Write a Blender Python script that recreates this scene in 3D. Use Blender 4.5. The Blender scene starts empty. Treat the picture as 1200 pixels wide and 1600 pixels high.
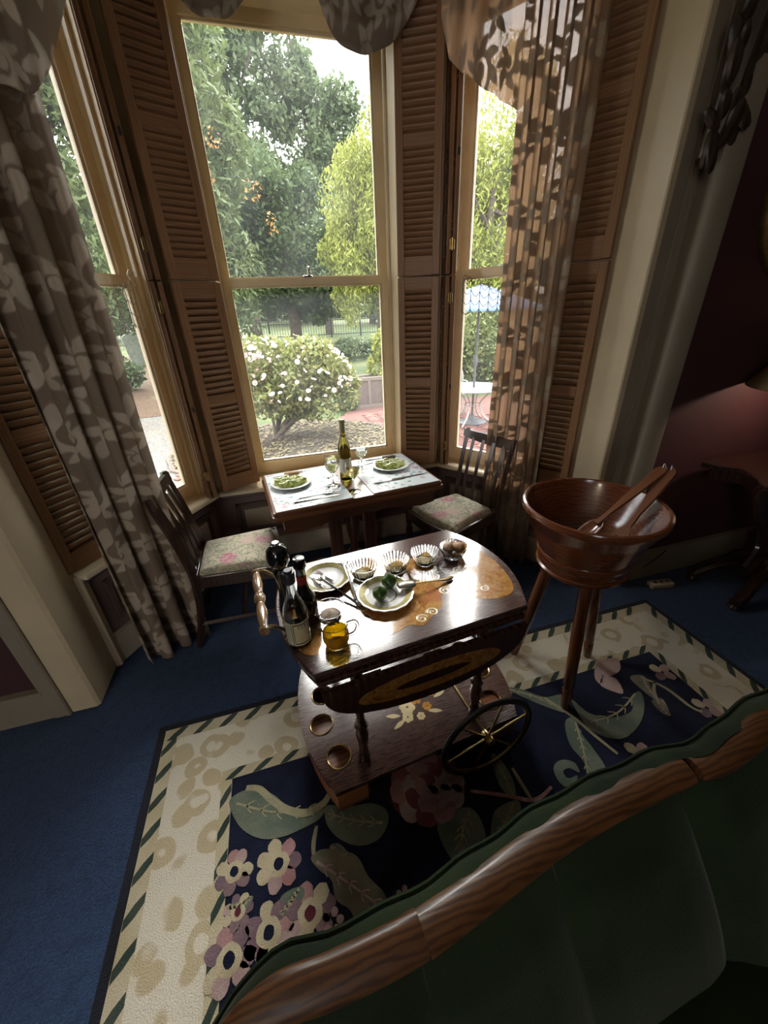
import bpy, math, random
from mathutils import Vector, Matrix
R = math.radians
PI = math.pi
SC = bpy.context.scene
COL = SC.collection

# ------------------------------------------------------------ camera
CAMH = 1.60
cam = bpy.data.cameras.new('camera'); cam_o = bpy.data.objects.new('camera', cam); COL.objects.link(cam_o)
cam.sensor_fit = 'VERTICAL'; cam.sensor_height = 36.0; cam.lens = 13.5; cam.clip_start = 0.02; cam.clip_end = 400
cam_o.matrix_world = Matrix(((0.959913, 0.160306, -0.229933, 0.0), (-0.277675, 0.431887, -0.858120, 0.0),
                             (-0.038257, 0.887567, 0.459087, CAMH), (0, 0, 0, 1)))
SC.camera = cam_o
# ------------------------------------------------------------ sky: bright thin overcast
SKY = 1.45
w = bpy.data.worlds.new('sky'); SC.world = w; w.use_nodes = True
wn = w.node_tree.nodes; wl = w.node_tree.links
bg = wn['Background']; bg.inputs['Strength'].default_value = SKY
# standard overcast sky: three times as bright overhead as at the horizon
_tc = wn.new('ShaderNodeTexCoord'); _sp = wn.new('ShaderNodeSeparateXYZ'); _mr = wn.new('ShaderNodeMapRange'); _mx = wn.new('ShaderNodeMix'); _mx.data_type = 'RGBA'
wl.new(_tc.outputs['Generated'], _sp.inputs[0]); wl.new(_sp.outputs[2], _mr.inputs[0]); wl.new(_mr.outputs[0], _mx.inputs[0])
_mx.inputs[6].default_value = (.42, .42, .42, 1); _mx.inputs[7].default_value = (1.19, 1.2, 1.22, 1); wl.new(_mx.outputs[2], bg.inputs['Color'])
# the sun behind thin cloud, high over the garden
sun = bpy.data.lights.new('sun', 'SUN'); sun.energy = 2.9; sun.angle = R(52); sun.color = (1.0, 0.96, 0.90)
sun_o = bpy.data.objects.new('sun', sun); COL.objects.link(sun_o)
sun_o.rotation_euler = (R(-40), 0, R(-8))
FILL_GLOW = 7.0        # glow of the globe added to fill the room's shade
# ------------------------------------------------------------ exposure
vs = SC.view_settings
vs.view_transform = 'Standard'; vs.look = 'None'; vs.gamma = 1.0; vs.use_curve_mapping = False
vs.exposure = 2.8
cy = SC.cycles
cy.max_bounces = 18; cy.diffuse_bounces = 5; cy.glossy_bounces = 4; cy.transmission_bounces = 16; cy.transparent_max_bounces = 24
cy.caustics_reflective = False; cy.caustics_refractive = False; cy.sample_clamp_indirect = 4.0

# ------------------------------------------------------------ node helper
class E_:
    """a socket one can do arithmetic with"""
    def __init__(s, nt, sock): s.nt = nt; s.k = sock
    def _m(s, op, *o):
        n = s.nt.nodes.new('ShaderNodeMath'); n.operation = op
        for i, q in enumerate((s,) + o):
            if isinstance(q, E_): s.nt.links.new(q.k, n.inputs[i])
            else: n.inputs[i].default_value = q
        return E_(s.nt, n.outputs[0])
    def __add__(s, o): return s._m('ADD', o)
    def __sub__(s, o): return s._m('SUBTRACT', o)
    def __mul__(s, o): return s._m('MULTIPLY', o)
    def __truediv__(s, o): return s._m('DIVIDE', o)
    def f(s, op, *o): return s._m(op, *o)
    def step(s, a, b):
        n = s.nt.nodes.new('ShaderNodeMapRange'); n.interpolation_type = 'SMOOTHSTEP'
        s.nt.links.new(s.k, n.inputs[0]); n.inputs[1].default_value = a; n.inputs[2].default_value = b
        return E_(s.nt, n.outputs[0])

class M_:
    """material builder"""
    def __init__(s, name):
        s.m = bpy.data.materials.new(name); s.m.use_nodes = True; s.nt = s.m.node_tree
        s.b = s.nt.nodes['Principled BSDF']; s.out = s.nt.nodes['Material Output']
    def set(s, **k):
        for a, v in k.items():
            s.b.inputs[a.replace('_', ' ')].default_value = v
        return s
    def n(s, t): return s.nt.nodes.new(t)
    def co(s, kind='Object', scale=(1, 1, 1), rot=(0, 0, 0)):
        t = s.n('ShaderNodeTexCoord'); mp = s.n('ShaderNodeMapping')
        mp.inputs['Scale'].default_value = scale; mp.inputs['Rotation'].default_value = rot
        s.nt.links.new(t.outputs[kind], mp.inputs['Vector']); return mp.outputs[0]
    def noise(s, vec, scale, detail=3, rough=.55, dist=0):
        n = s.n('ShaderNodeTexNoise'); n.inputs['Scale'].default_value = scale; n.inputs['Detail'].default_value = detail
        n.inputs['Roughness'].default_value = rough; n.inputs['Distortion'].default_value = dist
        s.nt.links.new(vec, n.inputs['Vector']); return E_(s.nt, n.outputs['Fac'])
    def noisec(s, vec, scale, detail=2):
        n = s.n('ShaderNodeTexNoise'); n.inputs['Scale'].default_value = scale; n.inputs['Detail'].default_value = detail
        s.nt.links.new(vec, n.inputs['Vector']); return n.outputs['Color']
    def vor(s, vec, scale, feat='F1', out='Distance', rnd=1.0):
        n = s.n('ShaderNodeTexVoronoi'); n.feature = feat; n.inputs['Scale'].default_value = scale; n.inputs['Randomness'].default_value = rnd
        s.nt.links.new(vec, n.inputs['Vector'])
        return E_(s.nt, n.outputs[out]) if out == 'Distance' else n.outputs[out]
    def wave(s, vec, scale, dist=4, detail=2, dscale=1.0, bands='X', kind='BANDS'):
        n = s.n('ShaderNodeTexWave'); n.wave_type = kind
        if kind == 'BANDS': n.bands_direction = bands
        n.inputs['Scale'].default_value = scale; n.inputs['Distortion'].default_value = dist; n.inputs['Detail'].default_value = detail
        n.inputs['Detail Scale'].default_value = dscale
        s.nt.links.new(vec, n.inputs['Vector']); return E_(s.nt, n.outputs['Fac'])
    def warp(s, vec, scale, amt):
        c = s.noisec(vec, scale); mx = s.n('ShaderNodeMix'); mx.data_type = 'VECTOR'
        a = s.n('ShaderNodeVectorMath'); a.operation = 'SUBTRACT'; s.nt.links.new(c, a.inputs[0]); a.inputs[1].default_value = (.5, .5, .5)
        b = s.n('ShaderNodeVectorMath'); b.operation = 'SCALE'; s.nt.links.new(a.outputs[0], b.inputs[0]); b.inputs['Scale'].default_value = amt
        d = s.n('ShaderNodeVectorMath'); s.nt.links.new(vec, d.inputs[0]); s.nt.links.new(b.outputs[0], d.inputs[1]); return d.outputs[0]
    def sep(s, vec):
        n = s.n('ShaderNodeSeparateXYZ'); s.nt.links.new(vec, n.inputs[0]); return [E_(s.nt, n.outputs[i]) for i in range(3)]
    def ramp(s, fac, stops, const=False):
        n = s.n('ShaderNodeValToRGB'); r = n.color_ramp
        if const: r.interpolation = 'CONSTANT'
        while len(r.elements) > 1: r.elements.remove(r.elements[-1])
        r.elements[0].position = stops[0][0]; r.elements[0].color = (*stops[0][1], 1)
        for p, c in stops[1:]:
            e = r.elements.new(p); e.color = (*c, 1)
        s.nt.links.new(fac.k if isinstance(fac, E_) else fac, n.inputs[0]); return n.outputs[0]
    def mix(s, fac, a, b, mode='MIX'):
        n = s.n('ShaderNodeMix'); n.data_type = 'RGBA'; n.blend_type = mode
        for q, i in ((fac, 0), (a, 6), (b, 7)):
            if isinstance(q, E_): s.nt.links.new(q.k, n.inputs[i])
            elif isinstance(q, (tuple, list)): n.inputs[i].default_value = (*q, 1)
            elif isinstance(q, (int, float)): n.inputs[i].default_value = q
            else: s.nt.links.new(q, n.inputs[i])
        return n.outputs[2]
    def col(s, sock): s.nt.links.new(sock, s.b.inputs['Base Color']); return s
    def link(s, name, e): s.nt.links.new(e.k if isinstance(e, E_) else e, s.b.inputs[name]); return s
    def bump(s, e, strength=.3, dist=.01):
        n = s.n('ShaderNodeBump'); n.inputs['Strength'].default_value = strength; n.inputs['Distance'].default_value = dist
        s.nt.links.new(e.k if isinstance(e, E_) else e, n.inputs['Height']); s.nt.links.new(n.outputs[0], s.b.inputs['Normal']); return s

def plain(name, c, rough=.5, metal=0, var=.12, scale=18, **k):
    a = M_(name); a.set(Roughness=rough, Metallic=metal, **k)
    nz = a.noise(a.co(), scale, 3)
    a.col(a.ramp(nz, [(.25, tuple(x * (1 - var) for x in c)), (.75, tuple(min(1, x * (1 + var)) for x in c))]))
    return a.m
def wood(name, c1, c2, rough=.35, scale=(1, 1, 1), gs=10, dist=5, coat=0, bands='X', bump=.05):
    a = M_(name); v = a.co('Object', scale)
    wv = a.wave(v, gs, dist, 3, 1.6, bands); fine = a.noise(a.co('Object', tuple(q * 8 for q in scale)), 14, 4)
    a.col(a.mix(fine * .35, a.ramp(wv, [(.1, c1), (.8, c2)]), tuple(x * .45 for x in c1)))
    a.set(Roughness=rough, Coat_Weight=coat, Coat_Roughness=.12); a.bump(wv, bump, .002); return a.m
def glass(name, c=(1, 1, 1), ior=1.45, rough=0.0):
    a = M_(name); a.set(Base_Color=(*c, 1), Roughness=rough, IOR=ior, Transmission_Weight=1.0); return a.m
def thin(name, c=(1, 1, 1), ior=1.45):
    """thin clear wall: tinted see-through with a mirror sheen that grows towards grazing"""
    a = M_(name); nt = a.nt; nt.nodes.remove(a.b)
    tr = a.n('ShaderNodeBsdfTransparent'); tr.inputs[0].default_value = (*c, 1); gl = a.n('ShaderNodeBsdfGlossy'); gl.inputs['Roughness'].default_value = .03
    fr = a.n('ShaderNodeFresnel'); fr.inputs[0].default_value = ior; mx = a.n('ShaderNodeMixShader')
    nt.links.new((E_(nt, fr.outputs[0]) * .55 + .015).k, mx.inputs[0]); nt.links.new(tr.outputs[0], mx.inputs[1]); nt.links.new(gl.outputs[0], mx.inputs[2]); nt.links.new(mx.outputs[0], a.out.inputs[0]); return a.m

MT = {}
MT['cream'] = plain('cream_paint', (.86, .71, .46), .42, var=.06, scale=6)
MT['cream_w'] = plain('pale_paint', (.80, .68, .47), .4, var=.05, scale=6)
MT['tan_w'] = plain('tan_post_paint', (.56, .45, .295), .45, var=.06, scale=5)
MT['grey_w'] = plain('grey_trim_and_shade', (.25, .21, .155), .45, var=.08, scale=5)  # grey trim; on the right casing it stands for unlit cream
MT['mauve'] = plain('mauve_paint', (.17, .115, .105), .5, var=.08, scale=5)
MT['maroon'] = plain('maroon_wall', (.055, .016, .019), .7, var=.1, scale=4)
MT['dado'] = plain('cream_panel_paint', (.50, .42, .30), .5, var=.08)
MT['ceil'] = plain('ceiling_plaster', (.74, .70, .62), .8, var=.05)
MT['panelmold'] = plain('panel_molding_brown', (.12, .075, .055), .45, var=.1)

a = M_('blue_carpet'); v = a.co('Object')
n1 = a.noise(v, 1.4, 3); n2 = a.noise(v, 140, 3, .7); n3 = a.noise(v, 26, 2)
c = a.mix(n1.step(.35, .65), (.012, .032, .085), (.020, .048, .120)); c = a.mix(n2.step(.3, .75), c, (.046, .090, .19)); 
c = a.mix(n3.step(.45, .7) * .35, c, (.010, .022, .055))
a.col(c).set(Roughness=1.0, Specular_IOR_Level=.1, Sheen_Weight=.15); a.bump(n2 + n3 * .6, .9, .012); MT['carpet'] = a.m

MT['oak'] = wood('shutter_wood', (.25, .125, .055), (.34, .178, .084), .42, (1, 1, .05), 30, 9)
MT['oak_l'] = wood('louver_wood', (.235, .117, .053), (.32, .166, .080), .42, (.05, 1, 1), 30, 9, bands='Z')
MT['darkwood'] = wood('chair_wood', (.030, .014, .009), (.060, .027, .016), .3, (1, 1, .1), 12, 3, coat=.4)
MT['mahog'] = wood('mahogany', (.105, .036, .015), (.20, .075, .030), .28, (.1, 1, 1), 10, 4, coat=.5, bands='Y')
MT['mahog_d'] = wood('mahogany_dark', (.060, .022, .012), (.12, .045, .022), .3, (1, 1, .1), 10, 3, coat=.4)
MT['mahog_h'] = wood('mahogany_rail', (.060, .022, .012), (.11, .042, .020), .3, (.08, 1, 1), 24, 8, coat=.4, bands='Z')
MT['rose'] = wood('rosewood_lacquer', (.040, .019, .015), (.105, .052, .040), .2, (.10, 1, 1), 60, 14, coat=1.0, bands='Y', bump=.006)
MT['rose_d'] = wood('rosewood_turned', (.040, .017, .012), (.075, .034, .024), .22, (1, 1, .1), 12, 3, coat=.7)
MT['bowlwood'] = wood('bowl_wood', (.115, .032, .012), (.165, .050, .018), .2, (1, 1, 2.2), 9, 9, coat=.8, bands='Z', bump=.02)
MT['legwood'] = wood('stand_leg_wood', (.11, .034, .014), (.19, .066, .026), .25, (1, 1, .06), 12, 4, coat=.6)
MT['consolewood'] = wood('console_wood', (.022, .009, .007), (.045, .018, .012), .25, (.1, 1, 1), 14, 5, coat=.5, bands='Y')
MT['serverwood'] = wood('server_wood', (.13, .045, .020), (.19, .072, .032), .22, (.06, 1, 1), 40, 6, coat=.6, bands='Y')
MT['sofawood'] = wood('sofa_oak', (.060, .023, .008), (.135, .055, .017), .42, (.22, 1, 1), 34, 7, coat=.15, bands='Y', bump=.08)
MT['brass'] = plain('brass', (.55, .40, .17), .25, 1.0, var=.15)
MT['brass_d'] = plain('aged_brass', (.30, .22, .11), .32, 1.0, var=.2)
MT['steel'] = plain('silver_cutlery', (.70, .69, .66), .18, 1.0, var=.05)
MT['black'] = plain('black_gloss', (.008, .008, .009), .12, var=.1, Coat_Weight=.5)
MT['blackm'] = plain('black_plastic', (.02, .02, .022), .4, var=.1)
MT['chromecap'] = plain('chrome_cap', (.75, .76, .78), .2, 1.0, var=.04)
MT['china'] = plain('white_china', (.78, .78, .76), .15, var=.03, Coat_Weight=.5)
MT['glass'] = glass('clear_glass', (.985, .99, .99), 1.45)
MT['winebottle'] = glass('olive_bottle_glass', (.22, .20, .03), 1.5)
MT['gilt'] = plain('gilt', (.36, .25, .10), .38, .9, var=.35, scale=40)

def pane_mat():
    a = M_('window_pane'); nt = a.nt; nt.nodes.remove(a.b)
    tr = a.n('ShaderNodeBsdfTransparent'); tr.inputs[0].default_value = (.96, .97, .97, 1)
    gl = a.n('ShaderNodeBsdfGlossy'); gl.inputs['Roughness'].default_value = .01
    df = a.n('ShaderNodeBsdfTranslucent'); df.inputs[0].default_value = (.9, .95, 1, 1)
    haze = a.noise(a.co('Object'), 3.0, 4);  # patchy milky scatter standing in for veiling glare through the glass
    m0 = a.n('ShaderNodeMixShader'); nt.links.new((haze.step(.3, .8) * .012 + .006).k, m0.inputs[0]); nt.links.new(tr.outputs[0], m0.inputs[1]); nt.links.new(df.outputs[0], m0.inputs[2])
    fr = a.n('ShaderNodeFresnel'); fr.inputs[0].default_value = 1.3
    m1 = a.n('ShaderNodeMixShader'); nt.links.new(fr.outputs[0], m1.inputs[0]); nt.links.new(m0.outputs[0], m1.inputs[1]); nt.links.new(gl.outputs[0], m1.inputs[2])
    nt.links.new(m1.outputs[0], a.out.inputs[0]); return a.m
MT['pane'] = pane_mat()

import numpy as np
# woven scroll-and-acanthus repeat, kept as a table of "how much motif" over one repeat of the cloth
TW, TH = .36, .54
def motif_tile(nx=216, ny=324):
    xs = (np.arange(nx) + .5) / nx * TW; ys = (np.arange(ny) + .5) / ny * TH; X, Y = np.meshgrid(xs, ys); T = np.zeros((ny, nx))
    def wrap(cx, cy): return (X - cx + TW / 2) % TW - TW / 2, (Y - cy + TH / 2) % TH - TH / 2
    def ellipse(cx, cy, a, b, an, val=1.0):
        dx, dy = wrap(cx, cy); u = dx * math.cos(an) + dy * math.sin(an); v = -dx * math.sin(an) + dy * math.cos(an)
        b2 = b * (1 - .45 * np.clip(u / a, -1, 1)); d = (u / a) ** 2 + (v / b2) ** 2
        T[d < 1.0] = .18; T[d < .74] = val
    def dot(cx, cy, r, val=1.0):
        dx, dy = wrap(cx, cy); T[dx * dx + dy * dy < r * r] = val
    def scroll(cx, cy, r0, a0, sg, turns, n_l):
        N = 120
        for k in range(n_l):            # lobed leaves along the outside
            f = k / n_l; th = a0 + sg * turns * 2 * PI * f * .62; r = r0 * math.exp(-1.0 * f); px, py = cx + r * math.cos(th), cy + r * math.sin(th)
            L = .075 * (1 - .45 * f); an = th - sg * .75; ellipse(px + math.cos(an) * L * .5, py + math.sin(an) * L * .5, L * .62, L * .30, an, 1.0 if k % 2 else .85)
        for k in range(N):
            f = k / N; th = a0 + sg * turns * 2 * PI * f; r = r0 * math.exp(-2.1 * f); dot(cx + r * math.cos(th), cy + r * math.sin(th), .0125 * (1 - .35 * f), 1.0)
        dot(cx, cy, .016, 1.0)
    scroll(.10, .13, .075, 2.2, 1, 1.7, 8); scroll(.27, .40, .075, -.9, 1, 1.7, 8); scroll(.28, .12, .055, 3.6, -1, 1.5, 6); scroll(.09, .40, .055, .4, -1, 1.5, 6)
    for (x, y, an) in ((.18, .27, .6), (.18, .27, 2.2), (.18, .27, 3.8), (.18, .27, 5.2), (.0, .0, 1.0), (.0, .0, 2.6), (.0, .0, 4.1), (.0, .0, 5.6)): ellipse(x + .035 * math.cos(an), y + .035 * math.sin(an), .042, .022, an)
    return T
TILE = motif_tile()
def motif_at(u, v):
    u = np.asarray(u); v = np.asarray(v); ny, nx = TILE.shape
    fx = (u / TW * nx) % nx; fy = (v / TH * ny) % ny; x0 = np.floor(fx).astype(int) % nx; y0 = np.floor(fy).astype(int) % ny; x1 = (x0 + 1) % nx; y1 = (y0 + 1) % ny; a = fx - np.floor(fx); b = fy - np.floor(fy)
    return TILE[y0, x0] * (1 - a) * (1 - b) + TILE[y0, x1] * a * (1 - b) + TILE[y1, x0] * (1 - a) * b + TILE[y1, x1] * a * b
def weave(o, s=1.0):
    """put the woven motif on a cloth mesh, read from its UVs (metres of cloth)"""
    me = o.data; n = len(me.loops); uv = np.zeros(n * 2, dtype=np.float32); me.uv_layers[0].data.foreach_get('uv', uv); vi = np.zeros(n, dtype=np.int32); me.loops.foreach_get('vertex_index', vi)
    uv = uv.reshape(-1, 2); val = np.zeros(len(me.vertices), dtype=np.float32); val[vi] = motif_at(uv[:, 0] / s, uv[:, 1] / s); at = me.attributes.new('motif', 'FLOAT', 'POINT'); at.data.foreach_set('value', val)

def damask(name, c_ground, c_motif, sheer, glow):
    """brocade curtain cloth: satin motif on a thinner ground"""
    a = M_(name); nt = a.nt; at = a.n('ShaderNodeAttribute'); at.attribute_name = 'motif'; mask = E_(nt, at.outputs['Fac'])
    fine = a.wave(a.co('UV', (1, 1, 1)), 260, .3, 1, 1, 'Y')
    base = a.mix(mask, c_ground, c_motif); base = a.mix(fine * .12, base, tuple(q * .6 for q in c_ground))
    a.col(base).set(Roughness=.55, Specular_IOR_Level=.4, Sheen_Weight=.15)
    a.link('Roughness', mask * -.20 + .60)
    tl = a.n('ShaderNodeBsdfTranslucent'); nt.links.new(base, tl.inputs[0])
    tr = a.n('ShaderNodeBsdfTransparent')
    m0 = a.n('ShaderNodeMixShader'); nt.links.new((mask * -glow * .6 + glow).k, m0.inputs[0]); nt.links.new(a.b.outputs[0], m0.inputs[1]); nt.links.new(tl.outputs[0], m0.inputs[2])
    mB = a.n('ShaderNodeMixShader'); nt.links.new((mask * -sheer + sheer).k, mB.inputs[0]); nt.links.new(m0.outputs[0], mB.inputs[1]); nt.links.new(tr.outputs[0], mB.inputs[2])
    nt.links.new(mB.outputs[0], a.out.inputs[0]); a.bump(mask, .35, .002); return a.m
MT['curtain'] = damask('damask_curtain', (.30, .225, .16), (.56, .46, .35), .02, .4)
MT['sheer'] = damask('damask_sheer', (.50, .34, .22), (.40, .30, .21), .22, .62)
MT['swag'] = damask('damask_swag', (.30, .235, .18), (.48, .41, .33), .03, .5)

# ------------------------------------------------------------ mesh helper
class MB:
    def __init__(s): s.v = []; s.f = []; s.m = []; s.uv = {}
    def add(s, vs, fs, mi=0):
        o = len(s.v); s.v += [tuple(p) for p in vs]; s.f += [tuple(o + i for i in f) for f in fs]; s.m += [mi] * len(fs); return s
    def box(s, x0, x1, y0, y1, z0, z1, mi=0, mat=None):
        vs = [(x, y, z) for z in (z0, z1) for y in (y0, y1) for x in (x0, x1)]
        if mat is not None: vs = [tuple(mat @ Vector(p)) for p in vs]
        return s.add(vs, [(0, 2, 3, 1), (4, 5, 7, 6), (0, 1, 5, 4), (2, 6, 7, 3), (0, 4, 6, 2), (1, 3, 7, 5)], mi)
    def cbox(s, x0, x1, y0, y1, z0, z1, c=.004, mi=0, mat=None):
        """box with chamfered upright edges and top"""
        out = [(x0 + c, y0), (x1 - c, y0), (x1, y0 + c), (x1, y1 - c), (x1 - c, y1), (x0 + c, y1), (x0, y1 - c), (x0, y0 + c)]
        inn = [(x0 + 2 * c, y0 + c), (x1 - 2 * c, y0 + c), (x1 - c, y0 + 2 * c), (x1 - c, y1 - 2 * c), (x1 - 2 * c, y1 - c), (x0 + 2 * c, y1 - c), (x0 + c, y1 - 2 * c), (x0 + c, y0 + 2 * c)]
        vs = [(x, y, z0 + c) for x, y in out] + [(x, y, z1 - c) for x, y in out] + [(x, y, z1) for x, y in inn] + [(x, y, z0) for x, y in inn]
        if mat is not None: vs = [tuple(mat @ Vector(p)) for p in vs]
        fs = []
        for i in range(8):
            j = (i + 1) % 8; fs += [(i, j, 8 + j, 8 + i), (8 + i, 8 + j, 16 + j, 16 + i), (24 + i, 24 + j, j, i)]
        fs += [tuple(range(16, 24)), tuple(range(31, 23, -1))]
        return s.add(vs, fs, mi)
    def lathe(s, prof, n=24, c=(0, 0, 0), mat=None, mi=0, caps=True):
        vs = []; fs = []
        for r, z in prof:
            for i in range(n):
                t = 2 * PI * i / n; vs.append((c[0] + r * math.cos(t), c[1] + r * math.sin(t), c[2] + z))
        for k in range(len(prof) - 1):
            for i in range(n):
                j = (i + 1) % n; fs.append((k * n + i, k * n + j, (k + 1) * n + j, (k + 1) * n + i))
        if caps:
            if prof[0][0] > 1e-5: fs.append(tuple(range(n - 1, -1, -1)))
            if prof[-1][0] > 1e-5: fs.append(tuple((len(prof) - 1) * n + i for i in range(n)))
        if mat is not None: vs = [tuple(mat @ Vector(p)) for p in vs]
        return s.add(vs, fs, mi)
    def tube(s, pts, r, n=8, closed=False, mi=0, flat=1.0, up=None):
        P = [Vector(p) for p in pts]; L = len(P); vs = []; fs = []; rr = r if isinstance(r, (list, tuple)) else [r] * L
        prev = None
        for i in range(L):
            if closed: d = P[(i + 1) % L] - P[i - 1]
            else: d = P[min(i + 1, L - 1)] - P[max(i - 1, 0)]
            if d.length < 1e-9: d = Vector((0, 0, 1))
            d.normalize()
            if prev is None:
                q = Vector(up) if up else (Vector((0, 0, 1)) if abs(d.z) < .9 else Vector((1, 0, 0)))
            else: q = prev
            a = q - d * q.dot(d)
            if a.length < 1e-6: a = d.orthogonal()
            a.normalize(); prev = a; b = d.cross(a)
            for k in range(n):
                t = 2 * PI * k / n; vs.append(tuple(P[i] + a * (math.cos(t) * rr[i] * flat) + b * (math.sin(t) * rr[i])))
        for i in range(L if closed else L - 1):
            i2 = (i + 1) % L
            for k in range(n):
                k2 = (k + 1) % n; fs.append((i * n + k, i * n + k2, i2 * n + k2, i2 * n + k))
        if not closed: fs += [tuple(range(n - 1, -1, -1)), tuple((L - 1) * n + k for k in range(n))]
        return s.add(vs, fs, mi)
    def prism(s, out, z0, z1, mi=0, mat=None, bev=0):
        n = len(out); A = sum(out[i][0] * out[(i + 1) % n][1] - out[(i + 1) % n][0] * out[i][1] for i in range(n))
        if A < 0: out = out[::-1]
        rings = [(out, z0)]
        if bev:
            cx = sum(p[0] for p in out) / n; cy_ = sum(p[1] for p in out) / n
            def shr(d): 
                r = []
                for i in range(n):
                    a = Vector(out[i - 1]); b = Vector(out[i]); c = Vector(out[(i + 1) % n])
                    e = (b - a); g = (c - b); nn = Vector((-(e.y + g.y), e.x + g.x))
                    if nn.length > 1e-9: nn.normalize()
                    r.append(tuple(b + nn * d))
                return r
            rings += [(out, z1 - bev), (shr(bev), z1)]
        else: rings += [(out, z1)]
        vs = [(x, y, z) for o, z in rings for x, y in o]; fs = []
        for k in range(len(rings) - 1):
            for i in range(n): j = (i + 1) % n; fs.append((k * n + i, k * n + j, (k + 1) * n + j, (k + 1) * n + i))
        fs += [tuple(range(n - 1, -1, -1)), tuple((len(rings) - 1) * n + i for i in range(n))]
        if mat is not None: vs = [tuple(mat @ Vector(p)) for p in vs]
        return s.add(vs, fs, mi)
    def grid(s, fn, nu, nv, mi=0, uvfn=None, closed=False):
        """fn(i/nu, j/nv) -> point"""
        o = len(s.v); vs = [fn(i / nu, j / nv) for j in range(nv + 1) for i in range(nu + 1)]; fs = []
        for j in range(nv):
            for i in range(nu):
                k = j * (nu + 1) + i; fs.append((k, k + 1, k + nu + 2, k + nu + 1))
        s.add(vs, fs, mi)
        if uvfn:
            for j in range(nv + 1):
                for i in range(nu + 1): s.uv[o + j * (nu + 1) + i] = uvfn(i / nu, j / nv)
        return s
    def ell(s, c, r, n=14, m=9, mat=None, mi=0):
        prof = [(max(0, math.sin(PI * k / m)), -math.cos(PI * k / m)) for k in range(m + 1)]
        mm = Matrix.Translation(c) @ (mat.to_4x4() if mat is not None else Matrix.Identity(4)) @ Matrix.Diagonal((r[0], r[1], r[2], 1))
        return s.lathe(prof, n, (0, 0, 0), mm, mi)
    def mesh(s, name, smooth=True):
        me = bpy.data.meshes.new(name); me.from_pydata(s.v, [], s.f); me.validate(clean_customdata=False)
        if s.uv:
            ul = me.uv_layers.new(name='UVMap')
            for l in me.loops: ul.data[l.index].uv = s.uv.get(l.vertex_index, (0, 0))
        if max(s.m, default=0) > 0 and len(me.polygons) == len(s.m): me.polygons.foreach_set('material_index', s.m)
        if smooth:
            me.polygons.foreach_set('use_smooth', [True] * len(me.polygons))
            try: me.set_sharp_from_angle(angle=R(38))
            except Exception: pass
        return me
    def build(s, name, mats, parent=None, loc=(0, 0, 0), rot=(0, 0, 0), smooth=True):
        return put(name, s.mesh(name, smooth), mats, parent, loc, rot)
def put(name, me, mats, parent=None, loc=(0, 0, 0), rot=(0, 0, 0)):
    if mats is not None and not me.materials:
        for m in (mats if isinstance(mats, (list, tuple)) else [mats]): me.materials.append(MT[m] if isinstance(m, str) else m)
    o = bpy.data.objects.new(name, me); COL.objects.link(o); o.location = loc; o.rotation_euler = rot
    if parent is not None: o.parent = parent
    return o
def tag(o, label=None, cat=None, group=None, kind=None):
    if label: o['label'] = label
    if cat: o['category'] = cat
    if group: o['group'] = group
    if kind: o['kind'] = kind
    return o
def thing(name, label, cat, loc=(0, 0, 0), rz=0.0, group=None, rot=None):
    o = bpy.data.objects.new(name, None); COL.objects.link(o); o.empty_display_size = .05
    o.location = loc; o.rotation_euler = rot if rot else (0, 0, rz); return tag(o, label, cat, group)
def struct(name, mb, mat, parent=None, loc=(0, 0, 0), rz=0, label=None, smooth=True):
    o = mb.build(name, mat, parent, loc, (0, 0, rz), smooth)
    if parent is None: o['kind'] = 'structure'
    if label: o['label'] = label
    return o
def catmull(pts, k=6, closed=False):
    P = [Vector(p) for p in pts]; n = len(P); out = []
    for i in range(n if closed else n - 1):
        g = (lambda q: P[q % n]) if closed else (lambda q: P[max(0, min(n - 1, q))])
        a, b, c, d = g(i - 1), g(i), g(i + 1), g(i + 2)
        for j in range(k):
            t = j / k; out.append(.5 * ((2 * b) + (c - a) * t + (2 * a - 5 * b + 4 * c - d) * t * t + (-a + 3 * b - 3 * c + d) * t ** 3))
    if not closed: out.append(P[-1].copy())
    return [tuple(p) for p in out]
# ============================================================ SETTING
ZC = 3.25
UX, UY = .559, .829
B = (-1.02, 1.79); CL = (-.489, 2.578); DR = (1.139, 2.578); EE = (1.67, 1.79)
fl = [(-3.2, -3.2), (4.6, -3.2), (4.6, 1.62), (1.72, 1.62), (1.72, 1.82), (1.18, 2.62), (-.53, 2.62), (-1.07, 1.82), (-1.07, 1.62), (-3.2, 1.62)]
struct('floor', MB().prism(fl, -.06, 0), 'carpet', label='dark blue cut-pile carpet over the whole room floor')
ce = [(-3.4, -3.4), (4.8, -3.4), (4.8, 1.9), (2.2, 1.9), (1.45, 3.0), (-.8, 3.0), (-1.55, 1.9), (-3.4, 1.9)]
struct('ceiling', MB().prism(ce, ZC, ZC + .1), 'ceil')
struct('wall_left', MB().box(-3.4, -3.2, -3.4, 1.6, -.1, ZC), 'maroon')
struct('wall_right', MB().box(4.6, 4.8, -3.4, 1.6, -.1, ZC), 'maroon')
rw = MB().box(-3.4, -2.2, -3.4, -3.2, -.1, ZC).box(-1.0, 4.8, -3.4, -3.2, -.1, ZC).box(-2.2, -1.0, -3.4, -3.2, -.1, .8).box(-2.2, -1.0, -3.4, -3.2, 2.5, ZC)   # opening added behind the viewer to let in fill daylight
struct('wall_rear', rw, 'maroon')
struct('wall_front_left', MB().box(-3.4, -1.05, 1.56, 1.95, -.45, ZC), 'maroon', label='dark maroon wall left of the bay')
struct('wall_front_right', MB().box(1.90, 4.8, 1.53, 1.95, -.45, ZC), 'maroon', label='dark maroon wall right of the bay')
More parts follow.
